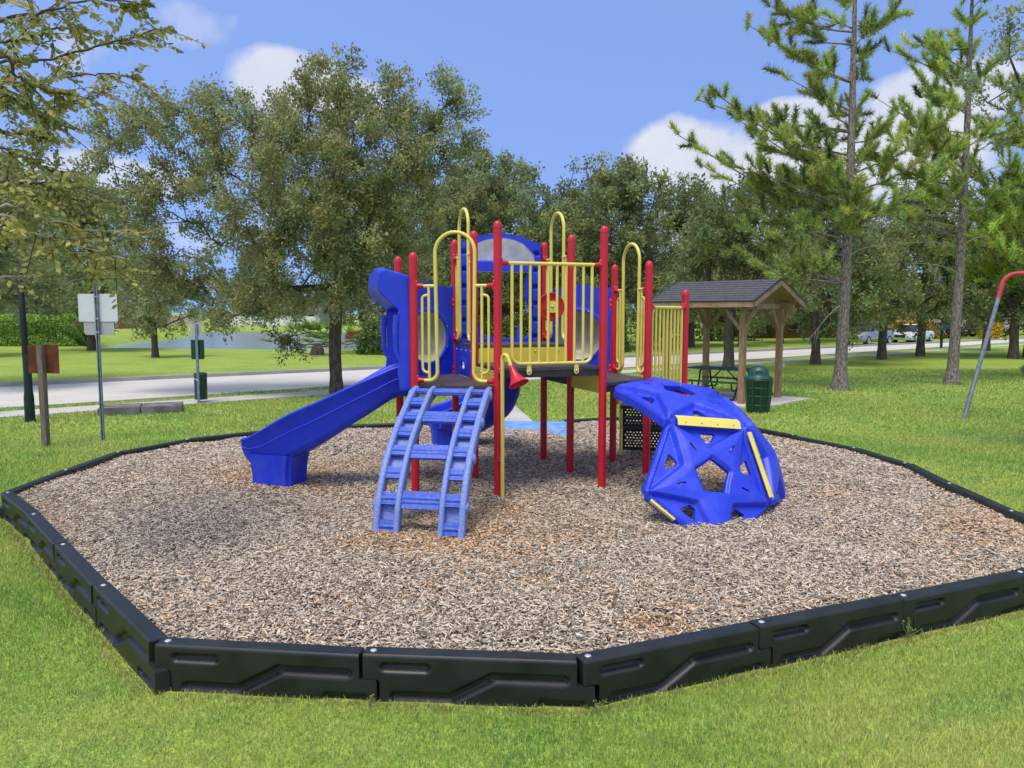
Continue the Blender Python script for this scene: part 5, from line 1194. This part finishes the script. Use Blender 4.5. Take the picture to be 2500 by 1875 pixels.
for sg in (-1, 1):
    c = SW_ / 2; mb = MB(); mb.beam(sh(a0, c + sg * (half + .012), ze - .06), sh(a1, c + sg * (half + .012), ze - .06), .03, .13, WOODH); mb.build('fascia', roof)
    mb = MB(); mb.beam(sh(a0 - .03, c + sg * (half + .03), ze + .018), sh(a1 + .03, c + sg * (half + .03), ze + .018), .025, .03, DRIP); mb.build('drip_edge', roof)
    for a_ in (a0, a1):
        s_ = -1 if a_ == a0 else 1; d0 = sh(a_ + s_ * .016, c + sg * half, ze - .06); d1 = sh(a_ + s_ * .016, c, zr - .06)
        mb = MB(); mb.beam(d0, d1, .03, .13, WOODH, up=sz); mb.build('rake_board', roof)
        mb = MB(); mb.beam(d0 + sz * .082 + sx * -.0, d1 + sz * .082, .05, .028, DRIP, up=sz); mb.build('drip_edge', roof)
for a in (0.03, SL - .03):
    mb = MB(); pts_ = [sh(a, .02, zb + .12), sh(a, SW_ - .02, zb + .12), sh(a, SW_ / 2 + .02, zr - .05), sh(a, SW_ / 2 - .02, zr - .05)]; mb.add(pts_ + [p - sx * .02 for p in pts_], [(0, 1, 2, 3), (7, 6, 5, 4), (0, 4, 5, 1), (1, 5, 6, 2), (2, 6, 7, 3), (3, 7, 4, 0)], WOODH); mb.build('gable_panel', SHT)
done(SHT)

# ---- picnic table
PT = thing('picnic_table', tuple(sh(.98, .95, G0)), 'green metal picnic table with attached benches under the shelter', 'picnic table')
tcx, tcy = .98, .95
def tp(a, b, z): return sh(tcx - a, tcy + b, G0 + z)
mb = MB(); mb.box(tp(0, 0, .75), (.93, .37, .016), GREENP, ax=(sx, sy, sz)); mb.build('tabletop', PT, bevel=.006)
for sg in (-1, 1):
    mb = MB(); mb.box(tp(0, sg * .66, .45), (.93, .13, .014), GREENP, ax=(sx, sy, sz)); mb.build('bench', PT, bevel=.005)
for a in (-.55, .55):
    mb = MB()
    mb.tube(fillet([tp(a, -.72, .03), tp(a, -.50, .03), tp(a, -.30, .40), tp(a, -.25, .72), tp(a, .25, .72), tp(a, .30, .40), tp(a, .50, .03), tp(a, .72, .03)], .10, 5), .024, BLACK, 10)
    mb.tube(fillet([tp(a, -.66, .42), tp(a, -.62, .25), tp(a, -.40, .25), tp(a, .40, .25), tp(a, .62, .25), tp(a, .66, .42)], .08, 5), .020, BLACK, 10); mb.build('leg_frame', PT)
    mb = MB(); mb.tube([tp(a, 0, .28), tp(a * .15, 0, .72)], .015, BLACK, 8); mb.build('brace', PT)
done(PT)

# ---- litter bin with domed lid
b0 = V3(5.46, 16.98, GZ); BN = thing('litter_bin', tuple(b0), 'green litter bin with a domed lid in front of the shelter', 'bin')
mb = MB(); mb.lathe(b0, [(0, .02), (.225, .02), (.235, 0), (.245, .05), (.29, .70), (.305, .71), (.305, .75), (.28, .755)], GREEND, 32)
body = mb.build('body', BN)
for z_ in (.18, .38, .56):
    mb = MB(); r_ = .245 + (.29 - .245) * (z_ - .05) / .65; mb.lathe(b0, [(r_ - .002, z_ - .012), (r_ + .007, z_ - .006), (r_ + .007, z_ + .006), (r_ - .002, z_ + .012)], GREENP, 32); mb.build('band', body)
for k_ in range(10):
    a = k_ * math.pi / 5 + .2; d = V3(math.cos(a), math.sin(a), 0); mb = MB(); mb.beam(b0 + d * .250 + V3(0, 0, .06), b0 + d * .296 + V3(0, 0, .69), .018, .012, GREENP, up=d); mb.build('rib', body)
mb = MB(); mb.lathe(b0, [(.30, .755), (.305, .775), (.27, .80), (.225, .81), (.22, .86), (.205, .93), (.165, .99), (.10, 1.03), (.04, 1.042), (0, 1.043)], GREENP, 36); lid = mb.build('lid', BN)
mb = MB(); dv = unit(V3(-b0[0], -b0[1], 0)); mb.lathe(b0 + V3(0, 0, .89) + dv * .15, [(0, .062), (.05, .062), (.058, .058), (.06, .02)], GREEND, 16, axis=dv); mb.build('flap', lid)
done(BN)
mb = MB(); mb.box((10.9, 31.2, GZ + .12), (.14, .10, .12), ALU); mb.box((10.9, 31.2, GZ + .25), (.16, .12, .015), CONC); um = mb.build('utility_marker'); tag(um, 'small white utility box on the lawn behind the green litter bin', 'utility box')

# ------------------------------------------------------------------ left side: signs, post, waste station, concrete pad
pr = V3(-7.03, 13.1, GZ); MS = thing('road_sign', tuple(pr), 'bare backs of two metal signs on a thin grey pole', 'sign')
e_ = unit(V3(1, -.10, 0)); f_ = V3(-e_[1], e_[0], 0)
mb = MB(); mb.prism([(-.028, -.02), (-.028, .012), (-.014, .022), (.014, .022), (.028, .012), (.028, -.02), (.012, -.02), (.010, .006), (-.010, .006), (-.012, -.02)], pr + V3(0, 0, -.1), e_, f_, 2.76, STEELB); mb.build('pole', MS)
def rrect(w, h, r, n=5):
    out = []
    for cx, cy, a0_ in ((w - r, h - r, 0), (-w + r, h - r, 90), (-w + r, -h + r, 180), (w - r, -h + r, 270)):
        for i in range(n + 1): a = R(a0_ + 90 * i / n); out.append((cx + r * math.cos(a), cy + r * math.sin(a)))
    return out
mb = MB(); mb.prism(rrect(.352, .235, .02), pr + V3(0, 0, 2.285) + f_ * .030, e_, (0, 0, 1), .004, ALU); sg1 = mb.build('sign_plate', MS); sg1['label'] = 'large pale rectangular sign back'
mb = MB(); mb.prism(rrect(.272, .125, .05), pr + V3(.0, 0, 1.95) + f_ * .040, e_, (0, 0, 1), .004, ALU2); sg2 = mb.build('sign_plate', MS); sg2['label'] = 'smaller rounded grey sign back below'
mb = MB()
for z_ in (2.47, 2.10, 1.87):
    mb.cut(); mb.box(pr + V3(0, 0, z_) - f_ * .022, (.036, .006, .014), STEEL, ax=(e_, f_, sz)); mb.lathe(pr + V3(0, 0, z_) - f_ * .028, [(.010, 0), (.009, .008), (0, .012)], STEEL, 8, axis=-f_)
mb.build('bolt', MS); done(MS)

wr = V3(-7.68, 12.55, GZ); WS = thing('wooden_sign', tuple(wr), 'rust brown board seen from behind on a weathered square wooden post', 'sign')
mb = MB(); mb.box(wr + V3(0, 0, .80), (.048, .048, .88), WOODG, rz=-.1); mb.build('post', WS, bevel=.005)
mb = MB(); mb.prism(rrect(.268, .232, .01), wr + V3(0, .062, 1.44), unit(V3(1, -.1, 0)), (0, 0, 1), .012, RUST); mb.build('sign_board', WS); done(WS)

br = V3(-9.73, 15.42, GZ); BP = thing('black_pole', tuple(br), 'tall plain black pole with a flared base sleeve near the left edge', 'pole')
mb = MB(); mb.tube([br + V3(0, 0, -.1), br + V3(-.02, 0, 1.5), br + V3(-.045, 0, 3.0), br + V3(-.045, 0, 3.02)], [.066, .062, .056, .03], mat('black_pole_paint', (.006, .011, .008), .5, .4, vary=.3, vscale=6), 20); pm = mb.build('shaft', BP)
mb = MB(); mb.lathe(br, [(.095, -.05), (.092, .5), (.078, .62), (.070, 1.30), (.063, 1.36)], mat('dark_green_pole_sleeve', (.006, .022, .014), .5, .4, vary=.3, vscale=6), 22); mb.build('base_sleeve', BP); done(BP)

dr_ = V3(-7.58, 18.53, GZ); DS = thing('dog_waste_station', tuple(dr_), 'dog waste post with a small sign, green bag dispenser and green bin', 'waste station')
mb = MB(); mb.box(dr_ + V3(0, 0, .94), (.028, .022, 1.0), STEELB); mb.build('pole', DS)
mb = MB(); mb.prism(rrect(.13, .155, .02), dr_ + V3(-.02, .03, 1.80), (1, 0, 0), (0, 0, 1), .004, ALU2); mb.build('sign_plate', DS)
mb = MB(); mb.box(dr_ + V3(-.02, .085, 1.31), (.145, .05, .225), GREEND); dsp = mb.build('bag_dispenser', DS, bevel=.012)
mb = MB(); mb.box(dr_ + V3(-.02, .085, 1.543), (.150, .055, .010), GREENP); mb.build('lid', dsp)
mb = MB(); mb.lathe(dr_ + V3(-.02, .19, 0), [(0, .10), (.145, .10), (.148, .12), (.150, .66), (.155, .70), (.150, .715)], GREEND, 28); bn = mb.build('waste_bin', DS)
mb = MB(); mb.lathe(dr_ + V3(-.02, .19, 0), [(.157, .70), (.157, .735), (.10, .755), (0, .76)], GREENP, 28); mb.build('lid', bn)
mb = MB(); mb.tube([dr_ + V3(-.10, -.02, .62), dr_ + V3(-.03, -.03, .60), dr_ + V3(.03, -.03, .56), dr_ + V3(.02, .02, .50)], .008, ALU, 6); mb.build('hanging_chain', bn); done(DS)

pc = V3(-8.20, 16.95, GZ); pe = unit(V3(.93, .36, 0)); CP_ = thing('concrete_pad', tuple(pc), 'low weathered two slab concrete pad beside the pavement behind the sign poles', 'concrete pad')
for sg in (-1, 1):
    mb = MB(); mb.box(pc + pe * sg * .42 + V3(0, 0, .055), (.412, .42, .115), CONCD, rz=math.atan2(pe[1], pe[0])); mb.build('slab', CP_, bevel=.012)
done(CP_)

# ------------------------------------------------------------------ swing frame
SF = thing('swing_frame', (9.9, 16.6, GZ), 'leaning grey swing frame leg with a red corner bend at the right edge', 'swing frame')
f1 = V3(9.39, 15.9, GZ - .1); f2 = V3(10.05, 17.0, GZ - .1); ap = V3(10.38, 16.35, 2.78); bd = unit(V3(.93, -.36, 0))
def legpath(f): return fillet([f, ap, ap + bd * .55], .28, 9)
P = legpath(f1); cutz = 2.28
lo = [p for p in P if p[2] < cutz]; k0 = f1 + (ap - f1) * ((cutz - f1[2]) / (ap[2] - f1[2]))
mb = MB(); mb.tube([f1, k0], .042, STEELB, 18); mb.build('leg', SF)
REDF = mat('faded_red_fitting', (.50, .045, .07), .5, .4, vary=.12)
mb = MB(); mb.tube([k0 - (ap - f1) * .002] + [p for p in P if p[2] >= cutz - .001], .0465, REDF, 18); mb.build('corner_bend', SF)
mb = MB(); mb.tube([f2, f2 + (ap + V3(.02, .05, -.12) - f2)], .036, STEELB, 14); mb.build('leg', SF)
far = ap + bd * 3.6; mb = MB(); mb.tube([ap + bd * .5, far], .042, STEELB, 18); mb.build('top_bar', SF)
for f in (far + V3(1.1, -.9, -2.76 + GZ - .1), far + V3(1.4, .5, -2.76 + GZ - .1)):
    mb = MB(); mb.tube([f, far], .042, STEELB, 14); mb.build('leg', SF)
done(SF)

# ------------------------------------------------------------------ cars, houses, fences at the back
GLASS = mat('dark_car_glass', (.02, .025, .03), .08, .6); TYRE = mat('tyre_rubber', (.015, .015, .016), .8); RIM = mat('alloy_rim', (.5, .5, .52), .35, .5, metal=.8)
LAMPM = mat('lamp_lens', (.75, .76, .78), .15, .6); GRILL = mat('black_grille', (.01, .01, .011), .5)
def car(name, loc, rz, paint, label, L_=4.5, Hc=1.45, suv=False, group=None):
    root = thing(name, loc, label, 'car', group); root.rotation_euler = (0, 0, rz); Wd = .88; hb = .95 if suv else .82
    def loft(secs, m, nm, parent, smooth=True):
        mb = MB(); vs = []
        for x, zb_, zt_, w0, w1 in secs:
            vs += [(x, -w0 * .94, zb_), (x, -w0, zb_ + (zt_ - zb_) * .35), (x, -w0 * .985, zb_ + (zt_ - zb_) * .72), (x, -w1, zt_ - .02), (x, -w1 * .8, zt_), (x, w1 * .8, zt_), (x, w1, zt_ - .02), (x, w0 * .985, zb_ + (zt_ - zb_) * .72), (x, w0, zb_ + (zt_ - zb_) * .35), (x, w0 * .94, zb_)]
        n = 10; k = len(secs); mb.add(vs, [(i * n + j, (i + 1) * n + j, (i + 1) * n + (j + 1) % n, i * n + (j + 1) % n) for i in range(k - 1) for j in range(n)] + [tuple(range(n)), tuple(range((k - 1) * n, k * n))[::-1]], m, smooth)
        return mb.build(nm, parent)
    h = L_ / 2
    body = loft([(-h, .34, .62, Wd * .80, Wd * .74), (-h + .08, .24, .70, Wd * .92, Wd * .84), (-h + .5, .20, hb - .06, Wd, Wd * .9), (-h + 1.15, .20, hb, Wd, Wd * .93), (0, .20, hb + .03, Wd, Wd * .95), (h - .9, .20, hb + .05, Wd, Wd * .94), (h - .25, .22, hb + .04, Wd * .97, Wd * .86), (h - .04, .30, hb - .05, Wd * .88, Wd * .78), (h, .36, hb - .25, Wd * .82, Wd * .72)], paint, 'body', root)
    b1 = h - (.35 if suv else .75)
    loft([(-h + 1.1, hb - .03, hb + .02, Wd * .88, Wd * .84), (-h + 1.75, hb - .03, Hc - .05, Wd * .88, Wd * .68), (-h + 2.1, hb - .03, Hc - .02, Wd * .88, Wd * .68), (b1 - .7, hb - .03, Hc - .03, Wd * .88, Wd * .68), (b1, hb - .03, hb + .06, Wd * .86, Wd * .80)], GLASS, 'windows', root)
    loft([(-h + 1.68, Hc - .07, Hc - .03, Wd * .72, Wd * .66), (-h + 2.1, Hc - .06, Hc, Wd * .73, Wd * .66), (b1 - .7, Hc - .06, Hc - .01, Wd * .73, Wd * .66), (b1 - .55, Hc - .09, Hc - .06, Wd * .72, Wd * .66)], paint, 'roof', root)
    for x in (-h + .82, h - .85):
        for s_ in (-1, 1):
            mb = MB(); mb.lathe((x, s_ * (Wd - .20), .33), [(0, -.1), (.30, -.1), (.335, -.07), (.335, .17), (.30, .205), (.22, .205)], TYRE, 22, axis=(0, s_, 0)); wl = mb.build('wheel', root)
            mb = MB(); mb.lathe((x, s_ * (Wd - .20), .33), [(.22, .195), (.21, .17), (.07, .19), (0, .20)], RIM, 18, axis=(0, s_, 0)); mb.build('rim', wl)
    for s_ in (-1, 1):
        mb = MB(); mb.box((-h + .12, s_ * Wd * .68, .66), (.10, .16, .055), LAMPM); mb.build('headlight', root)
    mb = MB(); mb.box((-h + .01, 0, .50), (.035, .42, .10), GRILL); mb.build('grille', root)
    mb = MB()
    for s_ in (-1, 1): mb.cut(); mb.box((-h + 1.45, s_ * (Wd + .05), hb + .06), (.07, .08, .055), paint)
    mb.build('wing_mirror', root); return root
SIL = mat('silver_car_paint', (.36, .37, .38), .25, .6, metal=.6); WHT = mat('white_car_paint', (.70, .73, .76), .25, .6); RDP = mat('dark_red_car_paint', (.10, .008, .012), .25, .6); BLK = mat('black_car_paint', (.015, .016, .02), .2, .6)
ra = math.atan2(FARE[1][1] - FARE[0][1], FARE[1][0] - FARE[0][0])
car('parked_car', (25.0, 54.2, GZ), ra, SIL, 'silver off road car with a dark nose parked beyond the road, leftmost of the cars', 4.4, 1.55, True)
car('parked_car', (30.4, 58.6, GZ), ra + .05, WHT, 'white hatchback parked beyond the road, right of the silver one', 4.1, 1.38, False)
car('parked_car', (39.0, 70.5, GZ), ra + 1.4, RDP, 'dark red car parked side on behind the white one', 4.4, 1.35, False)
car('parked_car', (44.0, 72.0, GZ), ra + 1.5, BLK, 'dark car seen in the gap just left of the farther pine trunk', 4.4, 1.4, False)

def house(loc, rz, w, d, h, rise, wall, roofm, label, wins=3):
    root = thing('house', loc, label, 'house'); root.rotation_euler = (0, 0, rz)
    mb = MB(); mb.box((0, 0, h / 2), (w / 2, d / 2, h / 2), wall); mb.add([(-w / 2 + .002, -d / 2, h), (-w / 2 + .002, d / 2, h), (-w / 2 + .002, 0, h + rise), (w / 2 - .002, -d / 2, h), (w / 2 - .002, d / 2, h), (w / 2 - .002, 0, h + rise)], [(0, 1, 2), (3, 5, 4)], wall); mb.build('wall', root, recalc=False)
    mb = MB(); o_ = .5
    for s_ in (-1, 1):
        p = [V3(-w / 2 - o_, s_ * (d / 2 + o_), h - rise * o_ / (d / 2) + .03), V3(w / 2 + o_, s_ * (d / 2 + o_), h - rise * o_ / (d / 2) + .03), V3(w / 2 + o_, 0, h + rise + .05), V3(-w / 2 - o_, 0, h + rise + .05)]
        mb.add(p + [q + V3(0, 0, .12) for q in p], [(0, 1, 2, 3), (4, 7, 6, 5), (0, 4, 5, 1), (1, 5, 6, 2), (3, 7, 4, 0)], roofm)
    mb.build('roof', root)
    for i in range(wins):
        x = -w / 2 + w * (i + .5) / wins; mb = MB(); mb.box((x, -d / 2 - .02, h * .52), (.65, .05, .6), ALU); wn = mb.build('window', root); mb = MB(); mb.box((x, -d / 2 - .045, h * .52), (.55, .04, .5), GLASS); mb.build('pane', wn)
    return root
PINKW = mat('pale_pink_render', (.62, .50, .46), .9, .1, vary=.06, vscale=1); TANW = mat('tan_render', (.50, .40, .32), .9, .1, vary=.06, vscale=1); WHW = mat('white_render', (.70, .69, .66), .9, .1, vary=.05, vscale=1)
ROOFG = mat('grey_roof_tiles', (.16, .16, .17), .9, .1, vary=.2, vscale=3, bump=.4, bscale=8); ROOFB = mat('brown_roof_tiles', (.20, .13, .10), .9, .1, vary=.2, vscale=3)
house((50, 98, GZ), .35, 15, 9, 2.7, 2.0, PINKW, ROOFB, 'pale pink house glimpsed between trunks behind the parked cars', 4)
house((76, 108, GZ), .5, 17, 9, 2.8, 2.0, WHW, ROOFG, 'white house glimpsed through the trees behind the swing leg', 4)
house((-46, 160, GZ), -.2, 18, 10, 2.8, 2.4, WHW, ROOFG, 'white house with a grey roof beyond the far shore of the lake', 5)
house((-82, 150, GZ), -.3, 16, 9, 2.7, 2.2, TANW, ROOFB, 'tan house beyond the lawn above the clipped hedge', 4)
house((27, 74, GZ), .5, 12, 7, 2.5, 1.8, mat('orange_brick', (.36, .15, .08), .9, .1, vary=.1, vscale=2), ROOFB, 'orange brick house in deep shade behind the row of oaks', 3)
def fence(p0, p1, h, m, label, n=12, name='fence'):
    p0 = V3(*p0, GZ); p1 = V3(*p1, GZ); root = thing(name, tuple(p0), label, 'fence')
    for i in range(n):
        a = p0 + (p1 - p0) * i / n; b = p0 + (p1 - p0) * (i + 1) / n; mb = MB(); mb.beam(a + V3(0, 0, h / 2) + (b - a) * .02, b + V3(0, 0, h / 2) - (b - a) * .02, .03, h * .94, m); mb.build('panel', root)
        mb = MB(); mb.box(a + V3(0, 0, h / 2 + .03), (.06, .06, h / 2 + .05), m); mb.build('post', root)
    done(root)
fence((-52, 138), (-34, 134), 1.7, mat('white_vinyl', (.72, .72, .70), .5, .4), 'white vinyl fence on the far bank of the lake', 10)
fence((-94, 128), (-56, 140), 1.8, mat('tan_vinyl', (.50, .42, .34), .6, .3), 'long tan fence beyond the far lawn behind the road sign', 20)
fence((-62, 100), (-50, 112), 1.7, mat('brown_board', (.20, .12, .07), .8, .2), 'brown board fence just right of the clipped hedge', 8)

mbx = V3(27.3, 49.0, GZ); MBX = thing('mailbox', tuple(mbx), 'green mailbox on a dark post by the road left of the farther pine', 'mailbox')
mb = MB(); mb.box(mbx + V3(0, 0, .55), (.06, .06, .6), BLACK); mb.build('post', MBX)
mb = MB(); mb.prism([(-.13, 0), (.13, 0), (.13, .14), (.09, .22), (0, .25), (-.09, .22), (-.13, .14)], mbx + V3(0, .25, 1.12), (1, 0, 0), (0, 0, 1), .5, mat('mailbox_green', (.02, .12, .11), .4)); mb.build('box', MBX); done(MBX)
leaf_box('flowering_shrub', 120, (34.5, 66.5, 0), (2.2, 1.0, .8), 5000, .2, 'orange flowering shrub behind the white parked car', 'shrub', tint0=(2.2, 1.0, .9), rnd=1, rough_=.4)
leaf_box('flowering_shrub', 122, (41.0, 66.0, 0), (.8, .7, 1.0), 2500, .2, 'small yellow orange shrub left of the mailbox', 'shrub', tint0=(3.0, 1.4, .7), rnd=1, rough_=.4)
leaf_box('flowering_shrub', 124, (-13.6, 67.0, 0), (.8, .8, .32), 1400, .2, 'red flowering shrub beyond the lake corner behind the palmetto', 'shrub', tint0=(1.3, .5, .6), rnd=1, rough_=.4)

# soil rings at the pine feet and a fallen weed sprig
for i, (x, y) in enumerate(((9.44, 22.05), (13.67, 23.8))):
    mb = MB(); n = 24; rr = [.40 + .08 * math.sin(k * 2.3 + i) for k in range(n)]
    mb.add([(x + rr[k] * math.cos(k * 2 * math.pi / n), y + rr[k] * .8 * math.sin(k * 2 * math.pi / n), GZ + .012) for k in range(n)], [tuple(range(n))], MULB); tag(mb.build('soil_ring', recalc=False), None, None, kind='structure')

def weed(x, y, z, label, seed, sc=1.0):
    rng = np.random.default_rng(seed); root = thing('weed_sprig', (x, y, z), label, 'weed', 'weed sprigs growing at the border joints'); mb = MB(); C = []; A = []
    for i in range(7):
        d = unit(V3(rng.normal(0, .5), rng.normal(-.3, .4), 1)); p = V3(0, 0, 0); q = p + d * rng.uniform(.06, .13) * sc; mb.tube([p, (p + q) / 2 + rng.normal(0, .005, 3), q], [.0018, .0014, .0008], PALEB, 4, caps=False)
        for k in range(9): f = rng.uniform(.3, 1.0); C.append(p + (q - p) * f + rng.normal(0, .008, 3) * sc); A.append(unit(rng.normal(0, 1, 3) + V3(0, 0, .4)))
    mb.build('stems', root, recalc=False); n = len(C); ll = np.full(n, .008 * sc) * rng.uniform(.7, 1.4, n)
    fast_mesh('leaves', leaf_quads(np.array(C), np.array(A), ll, ll * .45, rng), quadF(n), HLEAF, tint=np.repeat(rng.uniform(.7, 1.3, (n, 1)) * np.array([[1.3, 1.3, 1.0]]), 4, 0), parent=root)
weed(2.66, 5.00, GZ + .03, 'pale weed sprig climbing the joint of the front right border run', 1, 1.0)
weed(.46, 4.06, GZ, 'small weed tuft at the front bend of the border', 2, .8)
weed(-.80, 4.13, GZ, 'small weed tuft at the joint of the two front border timbers', 3, .7)
